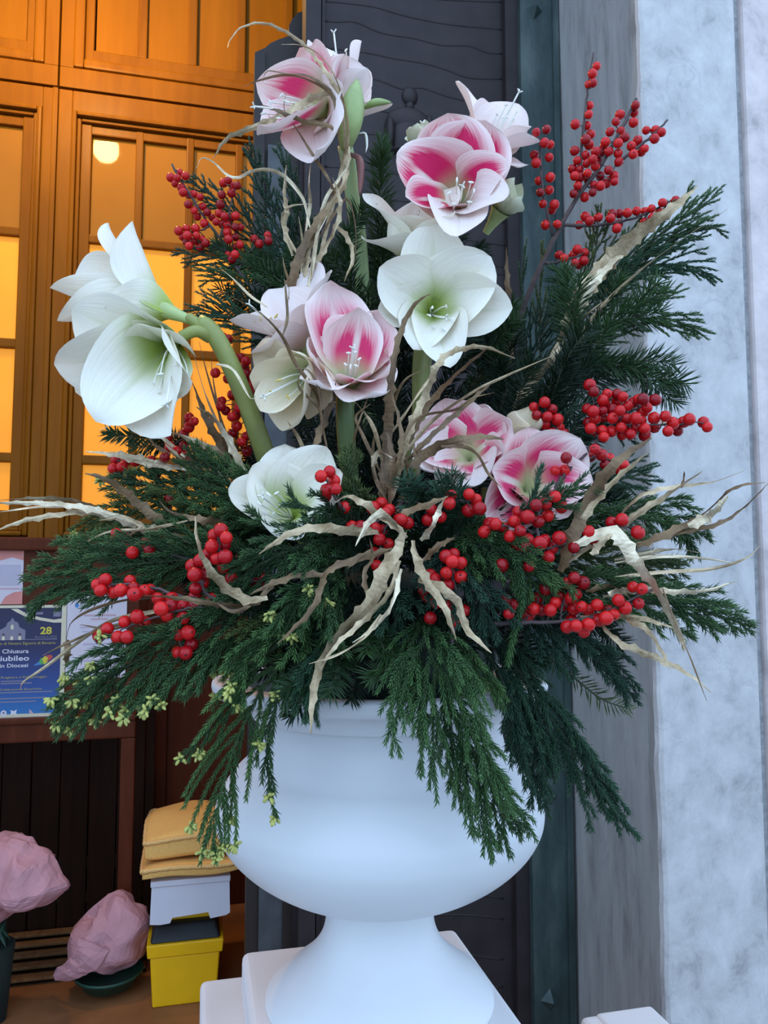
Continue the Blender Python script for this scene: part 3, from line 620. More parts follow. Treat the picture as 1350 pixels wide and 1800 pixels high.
def cushion(label, s0, s1, n0, n1, zb_, h, tilt, seed):
    t = thing('seat_cushion', W((s0+s1)/2, (n0+n1)/2, zb_), label, 'cushion', 'stacked seat cushions'); rs = np.random.default_rng(seed); n = 20; v = []; f = []
    ph = rs.random(4)*6
    def pt(u, w_, sgn):
        e = max(0.0, (1-abs(u)**3.2)*(1-abs(w_)**3.2))**0.40; e = 0.42+0.58*e; rnd = 1-0.035*(u*u*w_*w_)
        zmid = zb_+h*0.5+tilt*u+0.006*math.sin(3*u+ph[0])*abs(w_)+0.006*math.sin(4*w_+ph[1])
        return W((s0+s1)/2+(s1-s0)/2*u*rnd, (n0+n1)/2+(n1-n0)/2*w_*rnd, zmid+sgn*h*0.5*e*(1+0.05*math.sin(5*u+ph[2])*math.sin(4*w_+ph[3])))
    g = [(-1+2*i/n) for i in range(n+1)]
    for sgn in (1, -1):
        for a in g:
            for c in g: v.append(pt(math.sin(a*math.pi/2), math.sin(c*math.pi/2), sgn))
    q = (n+1)**2
    for i in range(n):
        for j in range(n):
            k0 = i*(n+1)+j; f.append((k0, k0+n+1, k0+n+2, k0+1)); f.append((q+k0, q+k0+1, q+k0+n+2, q+k0+n+1))
    bd = [i*(n+1) for i in range(n+1)]+[n*(n+1)+j for j in range(1, n+1)]+[i*(n+1)+n for i in range(n-1, -1, -1)]+[j for j in range(n-1, 0, -1)]
    f += [(bd[i], bd[(i+1) % len(bd)], q+bd[(i+1) % len(bd)], q+bd[i]) for i in range(len(bd))]
    fixn(mk('pad', v, f, M['cushion'], t, True))
    loop = [pt(-1+2*i/24, -1, 1) for i in range(24)]+[pt(1, -1+2*i/24, 1) for i in range(24)]+[pt(1-2*i/24, 1, 1) for i in range(24)]+[pt(-1, 1-2*i/24, 1) for i in range(25)]
    m = MB(); m.tube(loop, 0.0085+0.0015*np.sin(np.arange(len(loop))*2.5), 6); m.build('piping', M['piping'], t, True)
z0 = zc1+0.003; z1 = zb(1503)-0.012; cl = on_n(249, 1520, bn)[0]; cr_ = on_n(428, 1520, bn)[0]
cushion('lower tan seat cushion resting on the white box', cl, cr_, bn-0.06, bn+0.30, z0, z1-z0, 0.006, 1)
zt = on_n(300, 1452, bn)[1]
cushion('upper tan seat cushion on top of the stack by the urn', on_n(253, 1470, bn)[0], on_n(424, 1470, bn)[0], bn-0.03, bn+0.36, z1+0.001, max(0.085, zt-z1), 0.004, 2)

# ---- pots wrapped in pink paper --------------------------------------------------
M['pink_paper'] = plain('crumpled_pink_paper', (0.50, 0.24, 0.26), 0.75, 0, 14, 0.1, 0.2); M['pot_green'] = plain('dark_green_pot', (0.01, 0.05, 0.03), 0.5)
def wrap(name, label, outline, Y, depth, seed, tail=None, pot=None, base=None):
    """crumpled paper bundle: outline points (pixels, clockwise) give the silhouette at depth Y, bulging by depth towards and away"""
    rs = np.random.default_rng(seed); pts = np.array([P(x, y, Y) for x, y in outline]); c = pts.mean(0); n = len(pts)
    t = thing(name, (c[0], c[1], pts[:, 2].min()), label, 'wrapped pot'); v = []; f = []; K = 12; ring = []
    dens = 5; op = smooth_line(np.vstack([pts, pts[:1]]), n*dens+1)[:-1]; n2 = len(op)
    for side in (-1, 1):
        for k in range(K):
            a = k/(K-1)*math.pi/2
            for i in range(n2):
                q = c+(op[i]-c)*math.cos(a)+np.array([0, side*depth*math.sin(a), 0])
                if k > 0:
                    o_ = q-c; o_ = o_/(np.linalg.norm(o_)+1e-6); e_ = Vector(q*9)+Vector((seed*3.1, 0, 0))
                    h_ = 0.030*mnoise.noise(e_)-0.034*abs(mnoise.noise(Vector((e_[0]*1.6, e_[1], e_[2]*0.8))+Vector((7, 1, 3))))+0.003*abs(mnoise.noise(e_*3.0))
                    q = q+o_*h_+rs.normal(0, 0.0004, 3)
                v.append(q)
    for sd in range(2):
        o = sd*K*n2
        for k in range(K-1):
            for i in range(n2):
                a_, b_ = o+k*n2+i, o+k*n2+(i+1) % n2; f.append((a_, b_, b_+n2)); f.append((a_, b_+n2, a_+n2))
    fixn(mk('paper_wrap', v, f, M['pink_paper'], t))
    if tail:
        q = smooth_line([P(x, y, Y-depth*dd_) for x, y, w, dd_ in tail], 12); ws = np.interp(np.linspace(0, 1, 12), np.linspace(0, 1, len(tail)), [w for _, _, w, _ in tail])*Y/F
        T, A, B = frames(q); v = []; f = []
        for i in range(12):
            for u in np.linspace(-1, 1, 5):
                for sd in (0, 1): v.append(q[i]+A[i]*u*ws[i]+B[i]*(0.012*u*u+0.004*sd)+rs.normal(0, 0.002, 3))
        for i in range(11):
            for j in range(4):
                for sd in (0, 1): a_ = (i*5+j)*2+sd; f.append((a_, a_+2, a_+12, a_+10))
        mk('paper_tail', v, f, M['pink_paper'], t)
    if pot:
        (x, y, r, h) = pot; c2 = P(x, y, Y); m = MB(); zt_ = c2[2]; m.lathe(c2, [(0.01, zt_-h), (r*0.75, zt_-h), (r, zt_), (r*1.04, zt_), (r*1.04, zt_-0.01), (0.0, zt_-0.012)], 28); m.build('pot', M['pot_green'], t, True)
        if base:
            for (x2, y2) in base:
                m = MB(); m.ball(P(x2, y2, Y), 0.022, seg=10, rings=8); m.build('foot', M['bud_red'], t, True)
    return t
YW = on_z(195, 1716, 0.05)[1]
wrap('wrapped_plant', 'pot wrapped in crumpled pink paper with a green saucer beside the yellow bin', [(130, 1628), (165, 1592), (208, 1565), (236, 1588), (262, 1618), (258, 1650), (240, 1692), (205, 1706), (165, 1700), (128, 1690), (118, 1664)], YW, 0.12, 5, tail=[(165, 1660, 26, 1.0), (150, 1690, 20, 1.1), (122, 1708, 15, 0.9), (95, 1718, 9, 0.6)], pot=(192, 1704, 0.115, 0.05), base=[(215, 1722), (165, 1722)])
YW2 = 2.75
wp = wrap('wrapped_plant', 'large pink paper bundle with a few leaves below, cut off by the photo edge', [(-60, 1490), (-10, 1470), (40, 1476), (90, 1500), (110, 1535), (120, 1557), (85, 1590), (40, 1598), (25, 1605), (5, 1615), (-40, 1610), (-75, 1560)], YW2, 0.14, 9)
m = MB()
for k in range(9):
    q = P(-20+random.uniform(0, 45), 1612, YW2); e = P(-25+random.uniform(0, 45), 1660+random.uniform(-10, 14), YW2+random.uniform(-.05, .05)); T = (e-q); A, B = perp(T/np.linalg.norm(T)); m.add([q, q+T*0.5+A*0.012+B*0.004, e, q+T*0.5-A*0.012+B*0.004], [(0, 1, 2), (0, 2, 3)])
m.build('leaves', M['pot_green'], wp, kind='stuff')
sh = P(-12, 1650, YW2); m = MB(); m.lathe(sh, [(0.01, 0.0), (0.05, 0.0), (0.07, sh[2]-0.02), (0.06, sh[2]-0.02), (0.0, sh[2]-0.04)], 24); m.build('pot', M['foam'], wp, True)

# ================================================================== URN ON ITS PLINTHS
YU = 1.25; XU = (668-675)/F*YU
def uz(py): return CAM[2]+YU*math.tan(PITCH-math.atan((py-900)/F))
def ur(py, r): return r/F*(YU*math.cos(PITCH)+(uz(py)-CAM[2])*math.sin(PITCH))
H_P = uz(1746)
urn = thing('garden_urn', (XU, YU, H_P), 'large white rounded urn on a flared foot holding the bouquet', 'urn')
def prof(l): return [(ur(y, r), uz(y)) for y, r in l]
def lathe_part(nm, pts, mat, par, n=90):
    p = smooth_line([(r, z, 0) for r, z in pts], n); m = MB(); m.lathe((XU, YU), [(max(q[0], 0.0005), q[1]) for q in p], 112); return fixn(m.build(nm, mat, par, True))
rim = [(1192, 236), (1188, 262), (1186, 280), (1190, 288), (1200, 289), (1210, 284), (1216, 270), (1222, 250), (1232, 236), (1248, 226)]
lathe_part('rim', prof(rim), M['urn'], urn)
bowl = [(1192, 236), (1215, 224), (1248, 215), (1275, 212), (1300, 217), (1322, 228), (1334, 238), (1338, 243), (1352, 256), (1375, 272), (1400, 282), (1420, 284), (1445, 279), (1475, 262), (1505, 233), (1532, 195), (1552, 155), (1565, 120), (1571, 99)]
lathe_part('bowl', prof(bowl), M['urn'], urn, 120)
foot = [(1562, 98), (1571, 97), (1590, 94), (1612, 95), (1635, 101), (1658, 114), (1680, 134), (1700, 158), (1718, 180), (1732, 194), (1740, 199), (1746, 200)]
lathe_part('foot', prof(foot), M['urn'], urn)
lin = thing('planter_liner', (XU, YU, uz(1300)), 'dark green plastic liner pot showing inside the urn rim', 'liner')
lz = uz(1150)
m = MB(); m.lathe((XU, YU), [(0.14, uz(1300)), (0.175, lz-0.02), (0.185, lz-0.012), (0.185, lz), (0.176, lz), (0.172, lz-0.03), (0.135, uz(1290))], 64); fixn(m.build('pot', M['liner'], lin, True))
m = MB(); m.lathe((XU, YU), [(0.170, lz-0.03), (0.165, lz+0.02), (0.14, lz+0.07), (0.10, lz+0.11), (0.05, lz+0.135), (0.002, lz+0.14)], 40); m.build('foam', M['foam'], lin, True)
# plinths, parallel to the facade
cL = on_z(425, 1672, H_P); cB = on_z(799, 1628, H_P)
pL, pB = cL@E1, cB@E1; pn = (cL@E2+cB@E2)/2; side = pB-pL
t = thing('plinth', W((pL+pB)/2, pn-side/2, H_P-0.0745), 'upper white square plinth directly under the urn', 'plinth')
m = MB(); m.box(pL, pB, pn-side, pn, H_P-0.0745, H_P-0.0005); bevel(m.build('block', M['plinth'], t), 0.016, 4)
z2 = H_P-0.075; cL2 = on_z(352, 1737, z2); e_ = (pL-cL2@E1); pn2 = cL2@E2
t2 = thing('plinth', W((pL+pB)/2, pn-side/2, 0), 'lower, wider white plinth step below the urn plinth', 'plinth')
m = MB(); m.box(pL-e_, pB+e_*0.75, pn-side-e_, pn2+0.03, z2-0.20, z2); m.box(pL-e_*0.8, pB+e_*0.6, pn-side-e_*.8, pn2, -0.02, z2-0.2); bevel(m.build('block', M['plinth'], t2), 0.014, 4)
# small white covered block at the foot of the marble
zk = on_n(1075, 1776, 1.62)[1]; a0 = on_n(1016, 1776, 1.62)[0]; a1 = on_n(1137, 1776, 1.62)[0]
t = thing('covered_block', W((a0+a1)/2, 1.5, 0), 'white cloth covered block at the foot of the marble pilaster', 'block')
m = MB(); m.box(a0, a1, 1.38, 1.62, -0.02, zk); bevel(m.build('block', M['plinth'], t), 0.02, 4)
m = MB(); m.box(a0+0.035, a1+0.006, 1.372, 1.612, zk-0.05, zk+0.006); bevel(m.build('cloth', M['plinth'], t), 0.012, 4)

# ================================================================== THE BOUQUET
# ---- conifer sprigs -----------------------------------------------------------
def tetra_needles(base, d, l, w, side):
    n = len(base); d = d/np.linalg.norm(d, axis=1, keepdims=True); s1 = np.cross(d, side); s1 /= np.linalg.norm(s1, axis=1, keepdims=True)+1e-9; s2 = np.cross(d, s1)
    w = np.broadcast_to(w, (n,))[:, None]; l = np.broadcast_to(l, (n,))[:, None]
    v = np.empty((n, 4, 3)); mid = base+d*l*0.30
    v[:, 0] = mid+s1*w*0.5; v[:, 1] = mid-s1*w*0.25+s2*w*0.43; v[:, 2] = mid-s1*w*0.25-s2*w*0.43; v[:, 3] = base+d*l
    b0 = base-d*l*0.05
    v = np.concatenate([v, b0[:, None, :]], 1)
    i = np.arange(n)[:, None]*5
    f = np.concatenate([i+np.array([[0, 1, 3]]), i+np.array([[1, 2, 3]]), i+np.array([[2, 0, 3]]), i+np.array([[1, 0, 4]]), i+np.array([[2, 1, 4]]), i+np.array([[0, 2, 4]])])
    return v.reshape(-1, 3), f
def flat_needles(base, d, l, w, nrm):
    n = len(base); d = d/np.linalg.norm(d, axis=1, keepdims=True); s = np.cross(d, nrm); s /= np.linalg.norm(s, axis=1, keepdims=True)+1e-9; up = np.cross(s, d)
    w = np.broadcast_to(w, (n,))[:, None]; l = np.broadcast_to(l, (n,))[:, None]; v = np.empty((n, 6, 3))
    v[:, 0] = base-s*w*.25; v[:, 1] = base+s*w*.25; v[:, 2] = base+d*l*.55+s*w*.5-up*w*.25; v[:, 3] = base+d*l+up*0; v[:, 4] = base+d*l*.55-s*w*.5-up*w*.25; v[:, 5] = base+d*l*.5+up*w*.25
    i = np.arange(n)[:, None]*6
    f = np.concatenate([i+np.array([[0, 1, 5]]), i+np.array([[1, 2, 5]]), i+np.array([[2, 3, 5]]), i+np.array([[3, 4, 5]]), i+np.array([[4, 0, 5]])])
    return v.reshape(-1, 3), f
def resample(p, ds):
    L = np.r_[0, np.cumsum(np.linalg.norm(np.diff(p, axis=0), axis=1))]; n = max(3, int(L[-1]/ds)); s = np.linspace(0, L[-1], n)
    return np.stack([np.interp(s, L, p[:, k]) for k in range(3)], 1), L[-1]
def branchlet(p0, d0, T, ln, droop, rs, n=9, bend=0.55):
    pts = [p0]; d = d0/np.linalg.norm(d0); st = ln/(n-1)
    for i in range(1, n):
        t = i/(n-1); dd = d*(1-bend*t)+T*bend*t+np.array([0, 0, -1])*droop*t; dd /= np.linalg.norm(dd); pts.append(pts[-1]+dd*st)
    return np.array(pts)
NEED = [0]
def sprig(kind, pts, label, mat, nlat=12, lat=0.07, ang=38, sub=True, droop=0.25, s0=0.2, buds=0, group=None, seed=None, dens=1.0, nl=None, w=None, incl=27, stemr=0.0022, bare=0.0):
    """a cut conifer branch: pts = [(px, py, depth)...] from cut end to tip"""
    rs = np.random.default_rng(seed if seed is not None else int(abs(pts[0][0]*7+pts[-1][1]*13+pts[-1][0])*10) % 100000)
    main = smooth_line([P(*q) for q in pts], 40); L = np.linalg.norm(np.diff(main, axis=0), axis=1).sum()
    name = 'cedar_sprig' if kind == 'cedar' else 'fir_sprig'
    t = thing(name, main[0], label, 'greenery', group)
    Tm = np.gradient(main, axis=0); Tm /= np.linalg.norm(Tm, axis=1, keepdims=True)
    nlat = int(nlat*(1.2 if kind == 'cedar' else 1.1))
    polys = [(main[int(bare*39):], 0.0, 1.0)]; tips = []
    view = main.mean(0)-CAM; view /= np.linalg.norm(view)
    tilt = rs.normal(0, 0.25)
    stems = MB(); stems.tube(main, np.linspace(stemr, stemr*0.35, 40), 5)
    for k in range(nlat):
        s = s0+(0.97-s0)*(k+rs.uniform(0.1, 0.9))/nlat; i = int(s*39); T = Tm[i]; side = 1 if (k % 2) else -1
        S = np.cross(T, view); S /= np.linalg.norm(S); Vn = np.cross(S, T)
        a = math.radians(ang*rs.uniform(0.75, 1.2)*(1-0.3*s)); ph = rs.normal(tilt, 0.45)
        ln = lat*rs.uniform(0.75, 1.2)*(0.45+0.55*math.sin(math.pi*min(1, 0.25+0.62*(s-s0)/(1-s0)+0.12)))*(1.0 if s < 0.7 else (1-s)/0.3*0.5+0.5)
        d0 = math.cos(a)*T+math.sin(a)*(side*S*math.cos(ph)+Vn*math.sin(ph))
        b = branchlet(main[i], d0, T, ln, droop, rs); polys.append((b, 0.35, 1.0)); stems.tube(b, np.linspace(stemr*0.5, stemr*0.2, 9), 4, cap=False)
        tips.append(b[-1])
        if sub and ln > 0.035:
            ns = int(ln/0.016*(0.8 if kind == 'cedar' else 0.35))
            for j in range(ns):
                u = (j+rs.uniform(0.3, 0.9))/ns*0.85+0.08; q = b[int(u*8)]; Tb = b[min(8, int(u*8)+1)]-b[max(0, int(u*8)-1)]; Tb /= np.linalg.norm(Tb)
                Sb = np.cross(Tb, view); Sb /= np.linalg.norm(Sb)+1e-9; Vb = np.cross(Sb, Tb); sd = 1 if j % 2 else -1; a2 = math.radians(rs.uniform(24, 44)); p2 = rs.normal(tilt, 0.6)
                d2 = math.cos(a2)*Tb+math.sin(a2)*(sd*Sb*math.cos(p2)+Vb*math.sin(p2)); l2 = ln*rs.uniform(0.25, 0.42)*(1.15-u)+0.008
                b2 = branchlet(q, d2, Tb, l2, droop, rs, 6); polys.append((b2, 0.6, 1.0)); tips.append(b2[-1])
    tips.append(main[-1])
    stems.build('stem', M['sprig_stem'], t)
    B, D, Ln, A, NR = [], [], [], [], []
    if kind == 'cedar':
        nl_ = nl or 0.0125
        for p, a0, a1 in polys:
            q, ll = resample(p, 0.0011/dens); n = len(q); T, X, Y_ = frames(q); th = np.arange(n)*2.39996+rs.uniform(0, 6)
            rad = np.cos(th)[:, None]*X+np.sin(th)[:, None]*Y_; al = np.radians(incl)*rs.uniform(0.7, 1.3, n)[:, None]; u = np.linspace(0, 1, n)
            B.append(q); D.append(T*np.cos(al)+rad*np.sin(al)); Ln.append(nl_*rs.uniform(0.75, 1.15, n)*np.clip(1.25-0.55*u, 0.6, 1)); A.append(a0*0.6+u**2*0.5); NR.append(rad)
        B, D, Ln, A, NR = map(np.concatenate, (B, D, Ln, A, NR))
        v, f = tetra_needles(B, D, Ln, (w or 0.0020), NR); k = 5
    else:
        nl_ = nl or 0.022
        for p, a0, a1 in polys:
            q, ll = resample(p, 0.00085/dens); n = len(q); T, X, Y_ = frames(q); u = np.linspace(0, 1, n)
            S = np.cross(T, view); S /= np.linalg.norm(S, axis=1, keepdims=True); Vn = np.cross(S, T); sd = np.where(np.arange(n) % 2, 1, -1)
            phi = rs.normal(0, 0.55, n)+np.where(rs.random(n) < 0.3, rs.uniform(0.5, 1.2, n), 0); al = np.radians(incl+30)*rs.uniform(0.8, 1.15, n)*(1-0.45*u**6)
            dr = T*np.cos(al)[:, None]+np.sin(al)[:, None]*(S*(sd*np.cos(phi))[:, None]-Vn*np.sin(phi)[:, None])
            B.append(q); D.append(dr); Ln.append(nl_*rs.uniform(0.8, 1.1, n)*np.clip(1.2-0.6*u**4, 0.55, 1)*np.clip(0.6+u*4, 0, 1)); A.append(0.2+0.5*u**3+rs.uniform(-.15, .15, n)); NR.append(np.broadcast_to(-view, (n, 3))+0.4*rs.normal(0, 1, (n, 3)))
        B, D, Ln, A, NR = map(np.concatenate, (B, D, Ln, A, NR))
        v, f = flat_needles(B, D, Ln, (w or 0.0021), NR); k = 6
    NEED[0] += len(f)
    mk('needles', v, f, mat, t, False, age=np.repeat(A, k), kind='stuff')
    if buds:
        low = sorted(tips, key=lambda q: np.linalg.norm(q-main[-1])+0.16*rs.random())[:buds*3]; rs.shuffle(low); low = [main[-1]]+low[:buds-1]
        for q in low:
            m = MB()
            for j in range(rs.integers(9, 14)):
                dd = rs.normal(0, 1, 3); dd /= np.linalg.norm(dd); m.ball(q+dd*0.0050, (0.0021, 0.0046), dd+np.array([0, 0, -0.5]), 6, 4)
            m.build('bud_cluster', M['cone_bud'], t, True)
    return t

# the lower fringe
K = 'cedar'
sprig(K, [(560, 1010, 1.10), (420, 985, 1.02), (250, 990, 0.97), (120, 1020, 0.96), (52, 1066, 0.96)], 'long cedar branch reaching towards the salmon flyer', M['cedar'], 22, 0.115, 34, droop=0.10, s0=0.22)
sprig(K, [(560, 990, 1.12), (430, 950, 1.05), (280, 950, 1.02), (150, 960, 1.0), (110, 972, 1.0)], 'cedar branch above the longest low one, below the dry gold leaves', M['cedar'], 18, 0.10, 34, droop=0.12, s0=0.2)
sprig(K, [(580, 1020, 1.10), (450, 1070, 0.98), (300, 1130, 0.93), (180, 1200, 0.92), (100, 1275, 0.92)], 'cedar branch tipped with yellow-green buds in front of the white notice', M['cedar'], 24, 0.125, 36, droop=0.30, s0=0.2, buds=20)
sprig(K, [(580, 1060, 1.06), (480, 1100, 0.97), (380, 1145, 0.95), (300, 1190, 0.95), (235, 1235, 0.95)], 'drooping cedar branch between the budded branch and the urn rim', M['cedar_olive'], 15, 0.065, 34, droop=0.35, s0=0.2, buds=8)
sprig(K, [(600, 1080, 1.04), (500, 1160, 0.96), (430, 1270, 0.95), (392, 1380, 0.955), (372, 1500, 0.96)], 'cedar branch hanging over the tan cushions beside the urn bowl', M['cedar_bright'], 19, 0.115, 34, sub=False, droop=0.5, s0=0.28, buds=9, nl=0.0115)
sprig(K, [(560, 1090, 0.99), (455, 1160, 0.95), (385, 1255, 0.945), (318, 1335, 0.95)], 'slim cedar branch slanting away from the urn rim towards the stand leg', M['cedar'], 11, 0.06, 26, sub=False, droop=0.3, s0=0.25, buds=3, nl=0.0115)
sprig(K, [(620, 1090, 1.02), (540, 1150, 0.95), (485, 1240, 0.945), (470, 1330, 0.95), (483, 1440, 0.955)], 'narrow cedar tail hanging down the front of the bowl', M['cedar'], 9, 0.045, 26, droop=0.6, s0=0.35, buds=3)
sprig(K, [(600, 1060, 1.03), (520, 1100, 0.95), (450, 1130, 0.93), (425, 1180, 0.93), (415, 1245, 0.935)], 'bright cedar branch dropping over the visible end of the urn rim', M['cedar_bright'], 13, 0.065, 34, droop=0.5, s0=0.2, buds=3)
sprig(K, [(640, 1080, 1.02), (580, 1140, 0.95), (545, 1200, 0.935), (550, 1260, 0.94)], 'short cedar tuft over the urn rim beside the long gold leaf', M['cedar_blue'], 12, 0.06, 38, droop=0.5, s0=0.2)
sprig(K, [(735, 1050, 1.03), (752, 1130, 0.94), (785, 1230, 0.92), (840, 1340, 0.93), (900, 1462, 0.95)], 'large fresh green cedar branch spilling over the front of the urn', M['cedar_bright'], 22, 0.145, 32, droop=0.35, s0=0.12, nl=0.0115)
sprig(K, [(725, 1090, 1.02), (728, 1150, 0.95), (735, 1230, 0.93), (745, 1310, 0.94)], 'cedar branch hanging straight down beside the large fresh one', M['cedar'], 9, 0.05, 28, droop=0.5, s0=0.15)
sprig(K, [(760, 1080, 1.03), (810, 1140, 0.95), (860, 1190, 0.94), (880, 1240, 0.95)], 'thin cedar tips crossing the dark liner near the rim', M['cedar_bright'], 9, 0.05, 32, droop=0.4, s0=0.25)
sprig(K, [(820, 1070, 1.08), (890, 1150, 1.02), (960, 1250, 1.01), (1030, 1350, 1.02), (1098, 1452, 1.03)], 'long dark cedar branch hanging in front of the grey marble return', M['cedar_blue'], 19, 0.12, 28, droop=0.35, s0=0.15)
sprig(K, [(830, 1080, 1.08), (890, 1170, 1.03), (930, 1280, 1.03), (958, 1420, 1.04)], 'dark cedar branch hanging beside the urn bowl against the patina frame', M['cedar_blue'], 17, 0.095, 30, droop=0.5, s0=0.15)
sprig(K, [(820, 1100, 1.06), (880, 1190, 1.0), (905, 1290, 1.0), (935, 1388, 1.0)], 'narrow blackish cedar tail lying on the shoulder of the bowl', M['cedar_blue'], 10, 0.05, 26, droop=0.5, s0=0.25)
sprig(K, [(870, 960, 1.0), (905, 980, 0.93), (918, 1050, 0.915), (905, 1110, 0.92), (893, 1166, 0.92)], 'single light green cedar tail hanging over red berries', M['cedar_bright'], 0, 0.03, 26, sub=False, droop=0.4, s0=0.4, dens=2.0, nl=0.015, w=0.0026, incl=32)
sprig(K, [(860, 1050, 1.05), (960, 1110, 1.0), (1060, 1150, 1.0), (1115, 1230, 1.01)], 'cedar branch arching down past the lowest berry twig', M['cedar_blue'], 14, 0.075, 34, droop=0.5, s0=0.2)
sprig(K, [(880, 1020, 1.05), (1000, 1030, 0.98), (1120, 1050, 0.97), (1220, 1070, 0.98), (1318, 1100, 1.0)], 'spreading evergreen branch pointing across the white marble', M['cedar'], 18, 0.085, 32, droop=0.12, s0=0.25, nl=0.014)
sprig(K, [(880, 1000, 1.07), (1000, 980, 1.0), (1120, 990, 0.99), (1200, 1000, 1.0)], 'soft cedar branch behind the bright gold leaf', M['cedar_olive'], 18, 0.09, 36, droop=0.15, s0=0.15)
sprig(K, [(880, 960, 1.1), (1000, 930, 1.05), (1120, 900, 1.04), (1200, 930, 1.05), (1215, 985, 1.05)], 'cedar branch drooping at its tip among pale gold leaves', M['cedar'], 16, 0.085, 34, droop=0.4, s0=0.2)
sprig(K, [(620, 960, 1.03), (560, 1010, 0.94), (520, 1070, 0.92), (500, 1115, 0.92)], 'mid-green cedar with small cones beside the front gold leaves', M['cedar_bright'], 15, 0.075, 40, droop=0.3, s0=0.1, buds=8)
sprig(K, [(640, 950, 1.03), (560, 950, 0.95), (470, 985, 0.93), (410, 1030, 0.94)], 'cedar branch lying below the lowest white flower', M['cedar'], 15, 0.075, 38, droop=0.25, s0=0.1)
sprig(K, [(620, 1000, 1.03), (570, 1040, 0.93), (580, 1100, 0.92), (600, 1150, 0.93)], 'cedar tuft at the middle of the front under the gold leaf', M['cedar'], 12, 0.07, 40, droop=0.4, s0=0.1)
sprig(K, [(790, 960, 1.03), (800, 1010, 0.95), (845, 1060, 0.93), (855, 1110, 0.93)], 'bluish cedar tuft between two berry twigs at the front', M['cedar_blue'], 14, 0.08, 42, droop=0.4, s0=0.1)
sprig(K, [(780, 930, 1.03), (850, 950, 0.96), (920, 1000, 0.94), (990, 1030, 0.94)], 'cedar branch running under the lower berry clusters', M['cedar'], 16, 0.08, 38, droop=0.25, s0=0.1)
sprig(K, [(680, 1020, 1.05), (690, 1060, 0.97), (695, 1100, 0.955), (680, 1140, 0.955)], 'dark cedar tuft hanging over the liner at the middle', M['cedar_blue'], 12, 0.07, 40, droop=0.4, s0=0.1)
sprig(K, [(620, 900, 1.02), (580, 890, 0.95), (540, 895, 0.94), (508, 868, 0.935)], 'small cedar tip lying across the lowest white flower', M['cedar'], 8, 0.045, 40, droop=0.05, s0=0.1)
sprig(K, [(620, 960, 1.02), (560, 930, 0.97), (480, 930, 0.96), (435, 890, 0.955)], 'cedar tip rising at the edge of the lowest white flower', M['cedar'], 9, 0.045, 34, droop=0.05, s0=0.2)
sprig(K, [(650, 940, 1.05), (625, 880, 0.99), (620, 830, 0.985), (612, 790, 0.985)], 'cedar tuft standing beside the upright green flower stalk', M['cedar_olive'], 10, 0.055, 36, droop=0.05, s0=0.1)
sprig(K, [(880, 930, 1.0), (930, 890, 0.94), (945, 850, 0.935), (948, 825, 0.935)], 'dark cedar tip against the pink and green throat', M['cedar_blue'], 6, 0.035, 36, droop=0.02, s0=0.2, sub=False)
sprig(K, [(900, 930, 1.0), (970, 890, 0.94), (1010, 860, 0.935), (1035, 855, 0.935)], 'cedar tip crossing the lowest pink flower', M['cedar'], 8, 0.045, 38, droop=0.1, s0=0.2)
# left flank, middle height
sprig(K, [(560, 960, 1.15), (450, 900, 1.08), (340, 865, 1.06), (240, 850, 1.05), (175, 845, 1.05)], 'cedar branch pointing at the lowest amber pane', M['cedar'], 18, 0.09, 34, droop=0.12, s0=0.2, buds=2)
sprig(K, [(560, 940, 1.12), (480, 900, 1.05), (400, 850, 1.03), (330, 800, 1.03)], 'dense cedar branch rising to the dark red berries', M['cedar'], 16, 0.085, 36, droop=0.15, s0=0.15)
sprig(K, [(540, 960, 1.13), (420, 930, 1.06), (300, 900, 1.05), (200, 900, 1.05), (130, 940, 1.05)], 'olive cedar branch with clustered tips below the split gold leaf', M['cedar_olive'], 17, 0.085, 36, droop=0.25, s0=0.2, buds=4)
sprig('fir', [(420, 830, 1.13), (340, 790, 1.11), (260, 770, 1.10), (190, 765, 1.10)], 'short fir twig in front of a lit pane below the big white bloom', M['fir'], 3, 0.05, 35, sub=False, droop=0.05, s0=0.3, nl=0.024)
# upper left
sprig(K, [(600, 600, 1.25), (530, 480, 1.22), (480, 380, 1.21), (440, 270, 1.21), (432, 255, 1.21)], 'upright cedar branch beside the bronze door edge', M['cedar_blue'], 16, 0.085, 30, droop=0.02, s0=0.2, nl=0.0082, incl=24)
sprig(K, [(600, 600, 1.27), (550, 470, 1.24), (520, 360, 1.23), (492, 255, 1.23)], 'cedar branch standing behind the curly gold leaves', M['cedar_blue'], 15, 0.075, 30, droop=0.0, s0=0.2, nl=0.0082, incl=24)
sprig(K, [(560, 560, 1.22), (480, 450, 1.19), (400, 365, 1.18), (322, 312, 1.18)], 'cedar branch reaching up between two red berry clusters', M['cedar_blue'], 15, 0.075, 32, droop=0.05, s0=0.2, nl=0.0082, incl=24)
sprig(K, [(580, 560, 1.2), (500, 480, 1.17), (400, 455, 1.16), (304, 443, 1.16)], 'cedar branch just below the upper berries in front of the panes', M['cedar_blue'], 14, 0.07, 30, droop=0.08, s0=0.2, nl=0.0082, incl=24)
sprig(K, [(580, 590, 1.2), (500, 530, 1.17), (420, 495, 1.16), (336, 468, 1.16)], 'slender cedar branch with rounded side tips before the amber panes', M['cedar'], 12, 0.06, 30, droop=0.12, s0=0.2, nl=0.0082, incl=24)
sprig(K, [(580, 640, 1.2), (490, 600, 1.16), (410, 560, 1.15), (335, 540, 1.15)], 'cedar branch behind the tall thick flower stalk', M['cedar_blue'], 14, 0.075, 32, droop=0.15, s0=0.2, nl=0.0082, incl=24)
